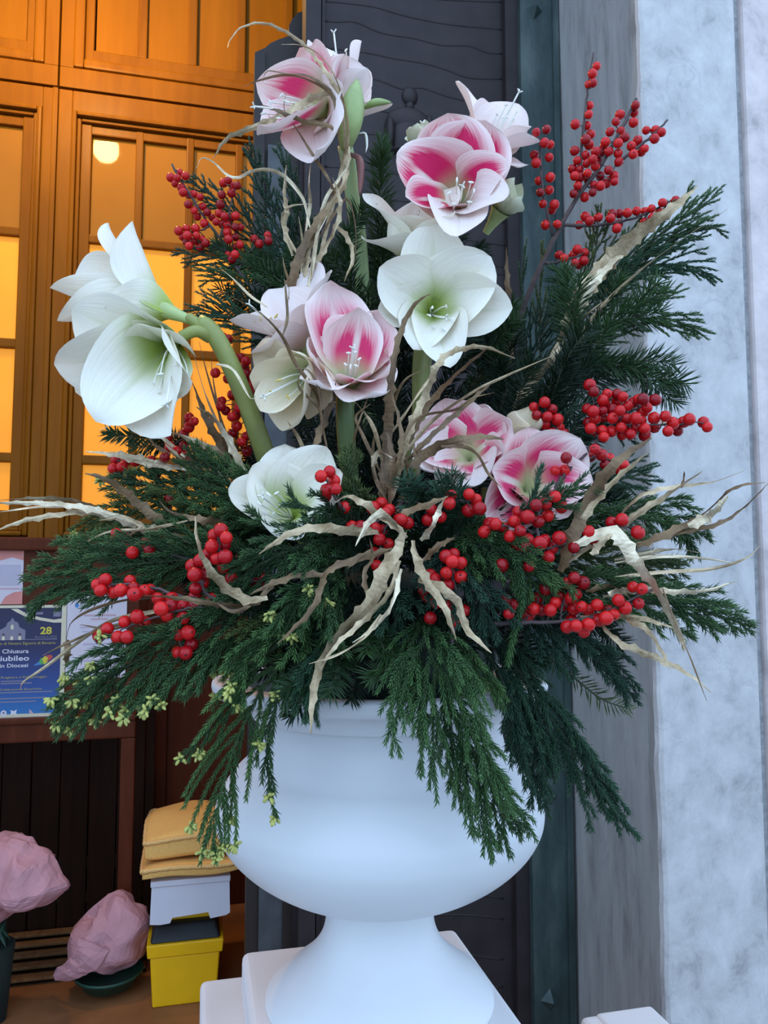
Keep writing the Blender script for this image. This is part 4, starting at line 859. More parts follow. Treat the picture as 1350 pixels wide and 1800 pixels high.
sprig('fir', [(590, 560, 1.20), (520, 510, 1.17), (450, 470, 1.16), (395, 445, 1.16)], 'dark fir branch above the pale pink flowers', M['fir'], 5, 0.09, 40, sub=False, droop=0.1, s0=0.1, nl=0.03)
sprig('fir', [(580, 620, 1.21), (500, 560, 1.18), (440, 535, 1.17), (400, 520, 1.17)], 'second dark fir branch lower beside the pale pink flowers', M['fir_dark'], 5, 0.08, 40, sub=False, droop=0.15, s0=0.1, nl=0.026)
# top and middle, behind the flowers
sprig('fir', [(690, 620, 1.26), (672, 480, 1.24), (668, 360, 1.235), (672, 245, 1.235)], 'tall fir branch standing between the two top pink flowers', M['fir'], 2, 0.05, 25, sub=False, droop=0, s0=0.1, nl=0.036, dens=1.3)
sprig('fir', [(660, 620, 1.2), (625, 520, 1.16), (605, 430, 1.14), (640, 375, 1.14)], 'fir branch at the foot of the highest pink flower', M['fir'], 4, 0.08, 35, sub=False, droop=0, s0=0.1, nl=0.03)
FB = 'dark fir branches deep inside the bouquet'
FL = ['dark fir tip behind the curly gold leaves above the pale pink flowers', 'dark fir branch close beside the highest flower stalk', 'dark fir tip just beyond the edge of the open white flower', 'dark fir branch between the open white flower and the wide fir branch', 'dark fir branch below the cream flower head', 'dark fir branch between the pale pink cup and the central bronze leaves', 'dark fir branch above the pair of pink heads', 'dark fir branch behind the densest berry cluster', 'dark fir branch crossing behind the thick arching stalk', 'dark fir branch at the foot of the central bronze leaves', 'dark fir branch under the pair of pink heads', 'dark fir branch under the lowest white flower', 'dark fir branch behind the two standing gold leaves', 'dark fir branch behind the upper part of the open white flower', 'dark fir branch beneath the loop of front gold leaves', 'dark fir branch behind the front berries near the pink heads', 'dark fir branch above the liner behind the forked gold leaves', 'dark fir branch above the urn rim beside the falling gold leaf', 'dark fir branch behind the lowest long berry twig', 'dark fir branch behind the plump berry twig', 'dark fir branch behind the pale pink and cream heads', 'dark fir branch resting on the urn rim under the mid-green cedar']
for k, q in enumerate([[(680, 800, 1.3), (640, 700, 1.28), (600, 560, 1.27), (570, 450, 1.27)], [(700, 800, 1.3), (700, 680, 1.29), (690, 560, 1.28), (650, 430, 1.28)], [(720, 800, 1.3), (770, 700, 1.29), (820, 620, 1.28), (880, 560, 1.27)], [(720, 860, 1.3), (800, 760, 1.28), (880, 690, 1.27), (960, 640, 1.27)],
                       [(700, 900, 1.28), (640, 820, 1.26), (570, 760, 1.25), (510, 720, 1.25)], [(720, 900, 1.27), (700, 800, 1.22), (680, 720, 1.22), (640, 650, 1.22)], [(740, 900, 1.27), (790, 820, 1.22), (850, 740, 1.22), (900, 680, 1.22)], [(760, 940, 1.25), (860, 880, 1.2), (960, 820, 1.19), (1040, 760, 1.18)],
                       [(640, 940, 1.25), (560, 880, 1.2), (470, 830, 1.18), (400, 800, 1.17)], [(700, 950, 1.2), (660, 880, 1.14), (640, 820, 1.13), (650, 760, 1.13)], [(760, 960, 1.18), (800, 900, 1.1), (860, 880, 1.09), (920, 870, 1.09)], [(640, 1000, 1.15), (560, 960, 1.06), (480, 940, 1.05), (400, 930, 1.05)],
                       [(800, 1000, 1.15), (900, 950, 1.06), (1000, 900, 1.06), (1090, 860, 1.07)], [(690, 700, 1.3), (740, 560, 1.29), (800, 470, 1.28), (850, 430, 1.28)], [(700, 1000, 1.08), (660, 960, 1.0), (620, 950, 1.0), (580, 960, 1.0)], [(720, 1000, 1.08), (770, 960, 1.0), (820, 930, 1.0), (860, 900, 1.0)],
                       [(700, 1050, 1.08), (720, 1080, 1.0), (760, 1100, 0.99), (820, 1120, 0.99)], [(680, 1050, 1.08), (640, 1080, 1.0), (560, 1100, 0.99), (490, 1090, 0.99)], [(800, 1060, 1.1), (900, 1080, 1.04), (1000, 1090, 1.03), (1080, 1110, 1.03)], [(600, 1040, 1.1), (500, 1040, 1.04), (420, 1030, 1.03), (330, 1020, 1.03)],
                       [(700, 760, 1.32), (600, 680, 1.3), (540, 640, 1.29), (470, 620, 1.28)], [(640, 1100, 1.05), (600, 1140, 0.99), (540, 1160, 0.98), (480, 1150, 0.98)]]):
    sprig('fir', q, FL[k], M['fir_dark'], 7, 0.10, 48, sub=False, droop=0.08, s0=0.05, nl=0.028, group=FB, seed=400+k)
# low front firs
sprig('fir', [(640, 1130, 1.0), (590, 1165, 0.945), (540, 1200, 0.935), (500, 1215, 0.935)], 'grey-green fir tuft over the urn rim', M['fir'], 4, 0.05, 42, sub=False, droop=0.2, s0=0.1, nl=0.028)
sprig('fir', [(650, 1080, 1.0), (670, 1130, 0.945), (680, 1170, 0.935), (650, 1195, 0.935)], 'fir sprig against the dark liner', M['fir'], 3, 0.045, 42, sub=False, droop=0.1, s0=0.1, nl=0.026)
sprig('fir', [(960, 1150, 1.06), (1020, 1200, 1.05), (1060, 1230, 1.05), (1108, 1247, 1.05)], 'small pale fir tip against the grey marble return', M['cedar_olive'], 0, 0.05, 42, sub=False, droop=0.1, s0=0.1, nl=0.022, dens=0.35)
sprig('fir', [(760, 930, 1.03), (740, 890, 0.98), (720, 865, 0.97), (735, 850, 0.97)], 'bluish fir tuft under the middle pink flower', M['cedar_blue'], 4, 0.05, 45, sub=False, droop=0.15, s0=0.05, nl=0.026)
sprig('fir', [(800, 940, 1.02), (810, 880, 0.97), (790, 862, 0.965), (765, 858, 0.965)], 'second bluish fir tuft beneath the middle pink flower', M['cedar_blue'], 3, 0.04, 45, sub=False, droop=0.15, s0=0.05, nl=0.026)
# right flank, upper
sprig('fir', [(900, 780, 1.18), (980, 660, 1.15), (1080, 560, 1.13), (1170, 512, 1.12)], 'wide fir branch spread against the white marble', M['fir'], 4, 0.10, 42, sub=False, droop=0.05, s0=0.3, nl=0.036)
sprig('fir', [(960, 700, 1.15), (1020, 640, 1.12), (1100, 645, 1.11), (1190, 680, 1.10)], 'fir branch with comb-like needles above the densest berry cluster', M['fir'], 4, 0.09, 42, sub=False, droop=0.25, s0=0.3, nl=0.034)
sprig('fir', [(960, 760, 1.17), (1010, 640, 1.13), (1005, 560, 1.12), (995, 480, 1.12)], 'bushy fir branch pointing up beside the thick berry twig', M['fir'], 4, 0.085, 38, sub=False, droop=0, s0=0.25, nl=0.036)
sprig('fir', [(860, 800, 1.17), (920, 740, 1.13), (985, 690, 1.11), (1040, 640, 1.11)], 'blackish fir branch behind the round berry cluster', M['fir_dark'], 6, 0.11, 46, sub=False, droop=0.1, s0=0.1, nl=0.036)
sprig('fir', [(860, 760, 1.2), (890, 690, 1.16), (880, 640, 1.15), (850, 600, 1.15)], 'fir branch behind the open white flower', M['fir_dark'], 5, 0.09, 46, sub=False, droop=0, s0=0.1, nl=0.03)
sprig('fir', [(820, 700, 1.2), (860, 620, 1.16), (890, 570, 1.15), (905, 545, 1.15)], 'fir tip at the edge of the open white flower', M['fir'], 4, 0.06, 42, sub=False, droop=0, s0=0.1, nl=0.026)
sprig(K, [(940, 660, 1.22), (1010, 560, 1.18), (1100, 460, 1.16), (1200, 385, 1.15), (1268, 338, 1.15)], 'long cedar branch following the wide gold leaf upward', M['cedar'], 15, 0.10, 30, droop=0.05, s0=0.35, nl=0.0082, incl=24)
sprig(K, [(960, 640, 1.22), (1050, 520, 1.18), (1150, 440, 1.16), (1230, 400, 1.15), (1278, 408, 1.15)], 'cedar branch tip curling below the long upper one', M['cedar'], 13, 0.085, 30, droop=0.12, s0=0.35, nl=0.0082, incl=24)
sprig(K, [(970, 640, 1.2), (1060, 520, 1.17), (1150, 470, 1.15), (1220, 470, 1.14), (1258, 495, 1.14)], 'drooping cedar branch crossing the marble arris', M['cedar_blue'], 14, 0.085, 30, droop=0.2, s0=0.3, nl=0.0082, incl=24)
sprig(K, [(990, 680, 1.18), (1080, 580, 1.16), (1160, 560, 1.15), (1248, 585, 1.15)], 'cedar branch ending in a thin point on the white marble', M['cedar'], 12, 0.08, 28, droop=0.15, s0=0.3, nl=0.0082, incl=24)
sprig(K, [(960, 640, 1.22), (1010, 540, 1.19), (1045, 450, 1.18), (1052, 362, 1.18)], 'upright olive cedar branch among the side berries', M['cedar_olive'], 12, 0.06, 34, droop=0.0, s0=0.3, nl=0.0082, incl=24)
sprig(K, [(935, 700, 1.28), (925, 600, 1.26), (918, 500, 1.25), (926, 422, 1.25)], 'thin upright cedar shoot in front of the green frame', M['cedar_blue'], 4, 0.05, 20, droop=0, s0=0.4, sub=False, nl=0.0082, incl=24)
sprig(K, [(950, 700, 1.28), (950, 600, 1.26), (950, 500, 1.25), (955, 424, 1.25)], 'second thin cedar shoot standing by the thick berry twig', M['cedar_olive'], 7, 0.05, 22, droop=0, s0=0.3, sub=False, nl=0.0082, incl=24)
sprig(K, [(900, 740, 1.28), (930, 650, 1.25), (960, 570, 1.24), (985, 510, 1.24)], 'hazy blue-green cedar behind the fir branches', M['cedar_blue'], 14, 0.08, 32, droop=0, s0=0.2, nl=0.0082, incl=24)
sprig(K, [(960, 880, 1.15), (1040, 850, 1.1), (1100, 840, 1.1), (1140, 830, 1.1)], 'cedar tips behind the two standing gold leaves', M['cedar_blue'], 11, 0.07, 36, droop=0.15, s0=0.2, nl=0.0082, incl=24)
sprig(K, [(940, 820, 1.15), (1000, 760, 1.1), (1060, 740, 1.1), (1120, 760, 1.1)], 'cedar tuft under the densest berry cluster', M['cedar_blue'], 12, 0.075, 38, droop=0.2, s0=0.15, nl=0.0082, incl=24)

# ---- berry twigs -----------------------------------------------------------------
def berry_mesh():
    m = MB(); m.ball((0, 0, 0), (1.0, 0.94), (0, 0, 1), 12, 8); m.ball((0, 0, 0.93), (0.16, 0.05), (0, 0, 1), 6, 4, 1)
    o = m.build('berry', [M['berry'], M['calyx']], None, True); me = o.data; ORG.pop(o.name); bpy.data.objects.remove(o)
    c = np.array([x.co[:] for x in me.vertices]); c -= (c.max(0)+c.min(0))/2; me.vertices.foreach_set('co', c.astype(np.float32).ravel()); return me
BM = berry_mesh(); NB_ = [0]
def berries(label, twigs, pts, Y, r=0.0078, grp='red berry twigs', tr=0.0028):
    """twigs: pixel polylines with depth (first one is the main stem); pts: berry centres in pixels"""
    rs = np.random.default_rng(len(pts)*31+int(Y*1000))
    lines = [smooth_line([P(*(q if len(q) == 3 else (*q, Y))) for q in tw], 24) for tw in twigs]
    root = thing('berry_twig', lines[0][0], label, 'berry twig', grp); m = MB()
    for i, l in enumerate(lines):
        k = tr*(1.0 if i == 0 else 0.6); m.tube(l+rs.normal(0, 0.0006, l.shape), np.linspace(k, k*0.5, 24), 6)
    al = np.concatenate(lines); placed = []
    for (x, y) in pts:
        cand = P(x, y, Y); best = None
        # depth of the nearest twig point in the picture
        j = np.argmin(np.linalg.norm((al-CAM)/(al-CAM)[:, 1:2]-(cand-CAM)/(cand-CAM)[1], axis=1)); dist = np.linalg.norm((al[j]-CAM)/(al[j]-CAM)[1]-(cand-CAM)/(cand-CAM)[1])*F
        yb = al[j][1] if dist < 90 else Y
        for tr_ in range(14):
            c = P(x, y, yb+rs.uniform(-0.016, 0.012)-0.002*tr_*(1 if tr_ % 2 else -1)); rr_ = r*rs.uniform(0.90, 1.12)
            if all(np.linalg.norm(c-q) > (rr_+r2)*0.93 for q, r2 in placed): break
        placed.append((c, rr_))
        j2 = np.argmin(np.linalg.norm(al-c, axis=1))
        if np.linalg.norm(al[j2]-c) < 0.05:
            mid = (al[j2]+c)/2+rs.normal(0, 0.002, 3); m.tube([al[j2], mid, c], 0.0008, 4, cap=False)
        o = bpy.data.objects.new('berry', BM); COL.objects.link(o); o.parent = root; o.location = tuple(c-ORG[root.name]); o.scale = (rr_,)*3
        o.rotation_euler = (rs.uniform(0, 6.28), rs.uniform(0, 6.28), rs.uniform(0, 6.28)); NB_[0] += 1
    m.build('twig', M['twig'], root, True); return root
c7 = crop(900, 80, 3.375)
berries('tall branching berry twig rising in front of the marble', [[(880, 640, 1.24), (920, 540, 1.2), (950, 470, 1.18), (985, 400, 1.17), (1012, 350, 1.16), (1050, 300, 1.15), (1085, 240, 1.15), (1119, 172, 1.15)], [(1018, 345, 1.16), (1022, 270, 1.16), (1030, 180, 1.165), (1043, 93, 1.17)], [(972, 415, 1.175), (955, 340, 1.17), (950, 270, 1.17), (947, 238, 1.17)], [(1082, 290, 1.15), (1110, 268, 1.14), (1145, 240, 1.14), (1173, 212, 1.14)],
        [(988, 396, 1.17), (1060, 395, 1.16), (1130, 378, 1.155), (1180, 352, 1.15)], [(955, 463, 1.18), (985, 460, 1.165), (1020, 448, 1.16)]],
        c7([(503, 122), (478, 168), (455, 232), (483, 222), (460, 357), (455, 410), (375, 468), (445, 475), (467, 527), (437, 560), (458, 590), (372, 625), (641, 410), (617, 452), (733, 355), (725, 398), (722, 457), (582, 513), (645, 508), (668, 545), (630, 580), (555, 573), (545, 600), (498, 630), (530, 635), (575, 630), (630, 640), (635, 690), (435, 652), (388, 683), (443, 700), (480, 675), (495, 715), (360, 733), (403, 738), (448, 757), (372, 775), (403, 782), (452, 800), (525, 775), (573, 740), (605, 775), (608, 808), (562, 818), (487, 828), (525, 833), (390, 832), (365, 880), (432, 900), (480, 872), (583, 795), (510, 680), (797, 503), (852, 503), (888, 515), (848, 553), (745, 565), (709, 597), (788, 612), (768, 630), (720, 645),
            (205, 498), (144, 515), (192, 577), (228, 588), (133, 648), (221, 664), (143, 698), (160, 803), (226, 782), (222, 858), (167, 872), (183, 940), (252, 945), (237, 977), (200, 1065), (268, 1060), (435, 1015), (460, 1040), (398, 1065), (512, 1020), (596, 1000), (640, 998), (685, 993), (740, 982), (790, 985), (828, 968), (893, 933), (875, 990), (835, 1022), (785, 1050), (621, 1085), (635, 1060), (585, 1025), (970, 920), (280, 1243), (310, 1262), (387, 1210), (362, 1245), (430, 1230), (373, 1290), (425, 1278), (400, 1300)]), 1.15, 0.0072, tr=0.0048)
c8 = crop(280, 250, 3.75)
tl = lambda l, Y: [(280+x/3.75, 250+y/3.75, Y) for x, y in l]
berries('berry twig in front of the upper amber panes', [tl([(640, 1000), (520, 840), (450, 720), (400, 630), (320, 530), (230, 390), (150, 260), (75, 140)], 1.16), tl([(325, 555), (290, 575), (245, 590)], 1.155), tl([(405, 630), (420, 560), (455, 480), (480, 330), (440, 270)], 1.155), tl([(440, 710), (380, 695), (320, 685)], 1.155), tl([(520, 840), (600, 720), (690, 640)], 1.16)],
        c8([(75, 232), (118, 235), (133, 200), (172, 222), (104, 273), (143, 298), (157, 330), (195, 345), (228, 342), (268, 360), (190, 410), (230, 452), (287, 425), (315, 462), (347, 497), (250, 490), (298, 537), (127, 585), (178, 568), (238, 570), (155, 625), (185, 615), (245, 615), (180, 660), (225, 650), (280, 640), (305, 665), (195, 685), (268, 690), (395, 675), (424, 267), (455, 250), (490, 290), (515, 285), (412, 347), (402, 410), (478, 335), (395, 470), (430, 490), (468, 505), (503, 487), (415, 540), (445, 547), (500, 560), (535, 560), (375, 525), (450, 595), (432, 610), (500, 625), (455, 640), (460, 735), (497, 695), (530, 675), (480, 770), (505, 775), (500, 740), (625, 640), (660, 670), (715, 615), (720, 650)]), 1.155, 0.0066, tr=0.0030)
cB_ = crop(80, 380, 3.375); cC = crop(0, 480, 2.935)
berries('berry twig running along the thick pale green stalk', [[(490, 900, 1.15), (450, 780, 1.11), (425, 720, 1.09), (405, 650, 1.09), (392, 590, 1.1)], [(440, 770, 1.1), (440, 690, 1.12), (425, 630, 1.13)]],
        cB_([(1050, 715), (1083, 728), (1115, 835), (1160, 840), (1190, 860), (1080, 965), (1008, 930), (1110, 1060), (1045, 1097), (1070, 1155), (1040, 1130), (1150, 1140), (1130, 1180), (1105, 1190), (1135, 1245), (1112, 1285), (1192, 1305), (1240, 1325), (1165, 1340), (1180, 900), (1195, 935), (1165, 945), (1195, 985), (1215, 1010), (1215, 1040)])+cC([(1275, 920), (1245, 870)]), 1.1, 0.0076)
berries('dark red berry twig below the big white bloom', [[(470, 920, 1.15), (400, 850, 1.1), (340, 790, 1.08), (325, 740, 1.08)], [(380, 830, 1.09), (310, 830, 1.08), (250, 815, 1.07), (200, 810, 1.07)], [(400, 850, 1.1), (340, 880, 1.08), (285, 885, 1.07)]],
        cC([(975, 745), (1000, 765), (975, 795), (950, 825), (863, 850), (877, 898), (910, 920), (945, 890), (955, 938), (975, 968), (1025, 1015), (595, 965), (653, 968), (698, 972), (585, 1008), (630, 1000), (615, 1033), (780, 965), (775, 1005), (805, 1035), (835, 990), (850, 950), (840, 1190), (865, 1210), (875, 1165)]), 1.075, 0.0074)
cD = crop(0, 820, 2.8125); tD = lambda l, Y: [(x/2.8125, 820+y/2.8125, Y) for x, y in l]
berries('small berry twig under the split gold leaf', [tD([(1000, 470), (860, 440), (740, 400), (660, 370), (570, 330)], 0.99)], cC([(600, 1343), (650, 1368), (755, 1395), (720, 1412), (770, 1430), (650, 1428), (683, 1443)]), 0.985, 0.0078)
berries('plump berry twig standing inside the curl of a gold leaf', [tD([(1200, 720), (1060, 660), (1000, 600), (1010, 520), (1075, 440), (1085, 330)], 0.93), tD([(1000, 600), (960, 540), (945, 460)], 0.93), tD([(1060, 660), (930, 720), (890, 840), (900, 920)], 0.93), tD([(1100, 600), (1200, 580), (1320, 560)], 0.96)],
        cD([(1092, 315), (1057, 340), (1118, 353), (1047, 395), (1110, 390), (1030, 435), (1072, 458), (1113, 445), (1103, 498), (990, 465), (950, 492), (963, 535), (1015, 530), (1000, 577), (967, 605), (963, 645), (960, 690), (1145, 557), (1250, 573), (1315, 560), (905, 690), (905, 750), (885, 828), (930, 820), (880, 920), (918, 922), (945, 880), (1000, 685), (1045, 655)]), 0.925, 0.0086)
berries('forked berry twig in front of the white notice', [tD([(1150, 690), (980, 660), (850, 630), (760, 600), (640, 585), (500, 580)], 0.93), tD([(1000, 690), (850, 720), (700, 765), (590, 815), (480, 875)], 0.915)],
        cD([(522, 558), (483, 582), (497, 612), (535, 600), (563, 622), (597, 612), (642, 565), (660, 600), (665, 630), (715, 612), (740, 612), (780, 652), (850, 655), (845, 685), (797, 702), (827, 735), (678, 743), (617, 768), (717, 770), (530, 803), (490, 835), (583, 845), (627, 843)]), 0.92, 0.0082)
cE = crop(460, 900, 2.7); cG = crop(380, 760, 3.97); cH = crop(700, 660, 3.553)
tE = lambda l, Y: [(460+x/2.7, 900+y/2.7, Y) for x, y in l]
berries('little berry sprig in front of the lowest white flower', [[(640, 930, 1.0), (600, 890, 0.945), (583, 860, 0.93), (575, 845, 0.925)]], cG([(790, 275), (730, 307), (822, 338), (770, 403), (835, 395), (765, 445), (893, 525)]), 0.925, 0.0078)
berries('berry twig behind the base of the front gold leaves', [[(740, 860, 1.02), (700, 890, 0.97), (660, 920, 0.95), (620, 930, 0.945)], [(690, 895, 0.96), (670, 950, 0.95), (660, 1000, 0.955)], [(700, 880, 0.97), (760, 885, 0.955), (820, 880, 0.95)]],
        cG([(1095, 527), (1155, 495), (945, 655), (1010, 660), (1210, 540), (1185, 560), (1280, 610), (1330, 625)])+cE([(655, 35), (695, 48), (540, 80), (570, 85), (560, 130), (600, 150), (535, 195), (545, 255), (595, 265)])+cH([(330, 748), (320, 800), (210, 838), (182, 903), (267, 885), (443, 743), (485, 775), (440, 843), (507, 832), (20, 900), (60, 920)]), 0.95, 0.0080)
berries('upright berry cluster beside the forked hanging gold leaves', [tE([(900, 620), (930, 420), (905, 300), (900, 210)], 0.93), tE([(920, 450), (830, 400), (790, 310)], 0.945)], cE([(875, 210), (912, 200), (905, 235), (945, 242), (875, 290), (903, 303), (945, 308), (885, 348), (800, 300), (825, 320), (770, 370), (785, 405), (800, 503), (963, 468), (910, 515), (880, 450), (830, 430)]), 0.93, 0.0078)
cR = crop(900, 400, 3); tR = lambda l, Y: [(900+x/3, 400+y/3, Y) for x, y in l]
berries('round berry cluster above the lower pink flowers', [tR([(300, 1180), (250, 1090), (200, 1010), (165, 940)], 1.06)], cR([(115, 947), (172, 922), (130, 990), (213, 958), (187, 998), (130, 1027), (172, 1035), (240, 1012), (250, 1055), (210, 1085), (237, 1095), (273, 1090)]), 1.05, 0.0080)
berries('densest berry twig with a long tip across the white marble', [tR([(180, 1330), (330, 1230), (470, 1100), (560, 1010), (650, 960), (745, 920)], 1.05), tR([(560, 1040), (700, 1040), (850, 1040), (980, 1030), (1035, 1045)], 1.04), tR([(450, 1110), (440, 1000), (420, 850)], 1.06)],
        cR([(502, 878), (555, 880), (585, 892), (395, 955), (428, 970), (478, 910), (485, 925), (555, 920), (477, 967), (527, 960), (570, 965), (610, 940), (640, 925), (665, 905), (690, 905), (755, 910), (712, 950), (690, 970), (530, 1005), (480, 1010), (440, 1010), (405, 1030), (415, 1060), (440, 1075), (475, 1070), (525, 1075), (575, 1055), (605, 1010), (655, 1005), (680, 1020), (615, 1055), (655, 1055), (625, 1090), (580, 1095), (700, 1060), (700, 1095), (485, 1105), (550, 1010), (750, 1005), (808, 995), (752, 1055), (850, 1030), (905, 1025), (935, 1012), (822, 1075), (873, 1072), (1010, 1027), (1030, 1053), (410, 830), (430, 865)]), 1.045, 0.0080)
cQ = crop(820, 780, 2.547); tQ = lambda l, Y: [(820+x/2.547, 780+y/2.547, Y) for x, y in l]
berries('berry twig crossing the petals of the lowest pink flower', [tQ([(380, 240), (420, 160), (500, 80), (560, 20)], 0.99), tQ([(500, 80), (600, 60), (700, 110)], 1.0)], cQ([(447, 63), (485, 65), (510, 98), (397, 122), (442, 120), (553, 55), (575, 25), (605, 50), (640, 65), (620, 95), (690, 120), (705, 95)]), 0.985, 0.0076)
berries('forked berry twig below the lowest pink flower', [tQ([(180, 620), (300, 490), (320, 380), (330, 300), (400, 240)], 0.935), tQ([(300, 480), (420, 455), (540, 405), (680, 375), (770, 370)], 0.94), tQ([(310, 400), (220, 370), (90, 370)], 0.94)],
        cQ([(398, 237), (425, 282), (355, 268), (312, 275), (365, 322), (233, 307), (275, 328), (215, 350), (320, 348), (80, 395), (105, 358), (130, 360), (165, 375), (240, 390), (195, 415), (225, 455), (265, 462), (275, 430), (350, 430), (330, 445), (380, 468), (415, 422), (455, 455), (480, 465), (367, 507), (545, 395), (575, 425), (650, 352), (697, 340), (768, 397), (158, 545), (278, 548)]), 0.935, 0.0080)
berries('lowest long berry twig above the hanging dark cedar', [tQ([(40, 800), (200, 805), (400, 795), (550, 780), (700, 720), (830, 650)], 0.935), tQ([(420, 795), (430, 720), (480, 610)], 0.94), tQ([(90, 800), (170, 740), (180, 700)], 0.94), tQ([(250, 800), (300, 740), (340, 660)], 0.95)],
        cQ([(482, 600), (448, 625), (522, 622), (420, 680), (468, 690), (490, 675), (397, 710), (430, 722), (480, 738), (515, 730), (547, 745), (585, 722), (355, 650), (172, 702), (207, 722), (190, 760), (275, 770), (300, 740), (335, 745), (375, 745), (320, 690), (745, 642), (785, 650), (680, 700), (710, 735), (632, 748), (660, 765), (770, 715), (590, 788), (625, 780), (520, 825), (545, 810), (490, 815), (450, 820), (525, 840), (470, 790), (545, 785)]), 0.935, 0.0080)

# ---- dried gold leaves -----------------------------------------------------------
def ribbon(root, pts, wpx, Y0, Y1, mat, rs, name='leaf', teeth=None):
    n0 = len(pts); q = [P(x, y, Y0+(Y1-Y0)*i/max(1, n0-1)+(0 if i in (0, n0-1) else rs.uniform(-0.012, 0.012))) for i, (x, y) in enumerate(pts)]
    L = sum(np.linalg.norm(q[i+1]-q[i]) for i in range(n0-1)); n = max(16, int(L/0.0060)); p = smooth_line(q, n)
    w = wpx*(Y0+Y1)/2/F*0.5; t = np.linspace(0, 1, n); T = np.gradient(p, axis=0); T /= np.linalg.norm(T, axis=1, keepdims=True)
    view = p-CAM; view /= np.linalg.norm(view, axis=1, keepdims=True); S = np.cross(T, view); S /= np.linalg.norm(S, axis=1, keepdims=True)+1e-9; V = np.cross(S, T)
    th = rs.uniform(-0.5, 0.5)+rs.uniform(-1.1, 1.1)*t+0.45*np.sin(t*9+rs.uniform(0, 6)); A = S*np.cos(th)[:, None]+V*np.sin(th)[:, None]; B = np.cross(A, T)
    pr = np.clip(np.minimum(0.45+t*3.0, 1.0)*(1-t**3.0)**0.8, 0.10, 1)*w
    big = teeth if teeth is not None else wpx >= 9
    v = []
    for i in range(n):
        e1 = e2 = 1.0
        if big: e1 = 1.0+(rs.uniform(0.3, 0.85) if i % 4 == 0 else -0.12)*min(1, 9/wpx+0.3); e2 = 1.0+(rs.uniform(0.3, 0.85) if i % 4 == 2 else -0.12)*min(1, 9/wpx+0.3)
        cr = 0.26*pr[i]; th_ = max(0.0005, 0.06*w)
        v += [p[i]+A[i]*pr[i]*e1, p[i]+A[i]*pr[i]*0.45+B[i]*cr*0.7, p[i]+B[i]*cr*0.2, p[i]-A[i]*pr[i]*0.45+B[i]*cr*0.7, p[i]-A[i]*pr[i]*e2, p[i]-B[i]*th_]
    f = [(i*6+j, i*6+(j+1) % 6, (i+1)*6+(j+1) % 6, (i+1)*6+j) for i in range(n-1) for j in range(6)]+[tuple(range(6))[::-1], tuple((n-1)*6+j for j in range(6))]
    return mk(name, v, f, mat, root, False)
def gold_spray(label, base, leaves, seed):
    rs = np.random.default_rng(seed); root = thing('dried_leaf_spray', P(*base), label, 'dried leaves', 'gold painted dried leaves')
    for pts, w, Y0, Y1, m in leaves: ribbon(root, pts, w, Y0, Y1, M[{'g': 'gold', 'b': 'gold_brown', 'p': 'gold_pale'}[m]], rs)
    return root
gold_spray('tall curling spray of gold leaves arching over the highest pink flower', (545, 640, 1.16), [
    ([(548, 640), (530, 560), (535, 500), (545, 430), (575, 370), (605, 320), (612, 250), (600, 180), (575, 130), (530, 75), (470, 42), (425, 48), (405, 70), (400, 84)], 11, 1.14, 1.06, 'g'),
    ([(540, 560), (570, 420), (600, 300), (612, 230), (595, 150), (565, 100), (530, 80), (495, 78)], 8, 1.13, 1.06, 'g'), ([(605, 260), (605, 220), (590, 170), (545, 135), (505, 130), (470, 125), (462, 145)], 6, 1.08, 1.06, 'b'),
    ([(595, 240), (585, 170), (540, 140), (500, 132), (460, 140), (428, 152)], 8, 1.08, 1.05, 'b'), ([(590, 162), (550, 172), (500, 200), (450, 222), (400, 243), (375, 278)], 13, 1.07, 1.05, 'g'), ([(593, 235), (575, 220), (540, 215), (500, 200), (470, 188), (447, 188)], 9, 1.07, 1.055, 'b'),
    ([(590, 340), (575, 310), (555, 280), (520, 225), (500, 195), (503, 160)], 6, 1.09, 1.06, 'b'), ([(545, 400), (540, 375), (530, 345), (500, 310), (470, 298), (440, 302), (420, 312), (400, 308), (375, 285), (355, 278), (345, 296)], 7, 1.11, 1.09, 'p'),
    ([(512, 560), (515, 490), (535, 430), (560, 385), (585, 345), (580, 320)], 19, 1.13, 1.09, 'b'), ([(545, 480), (575, 430), (595, 385), (597, 350), (585, 312)], 11, 1.12, 1.09, 'g'), ([(515, 450), (500, 400), (504, 370), (500, 340), (503, 290)], 10, 1.13, 1.11, 'g'),
    ([(535, 420), (545, 360), (543, 320), (546, 288)], 7, 1.13, 1.11, 'p'), ([(545, 500), (560, 400), (575, 345), (612, 290), (605, 250)], 8, 1.12, 1.09, 'p'), ([(525, 450), (500, 405), (497, 378), (512, 362), (548, 358)], 6, 1.12, 1.1, 'g'), ([(590, 395), (612, 420), (620, 455), (605, 495)], 9, 1.12, 1.1, 'g'), ([(535, 560), (545, 480), (556, 420), (575, 380)], 6, 1.11, 1.1, 'p'), ([(503, 570), (510, 510), (500, 470), (497, 452)], 7, 1.1, 1.08, 'b'), ([(560, 420), (585, 380), (610, 350), (625, 400), (623, 470)], 5, 1.12, 1.1, 'b'), ([(530, 500), (532, 430), (525, 380)], 6, 1.13, 1.12, 'g')], 11)
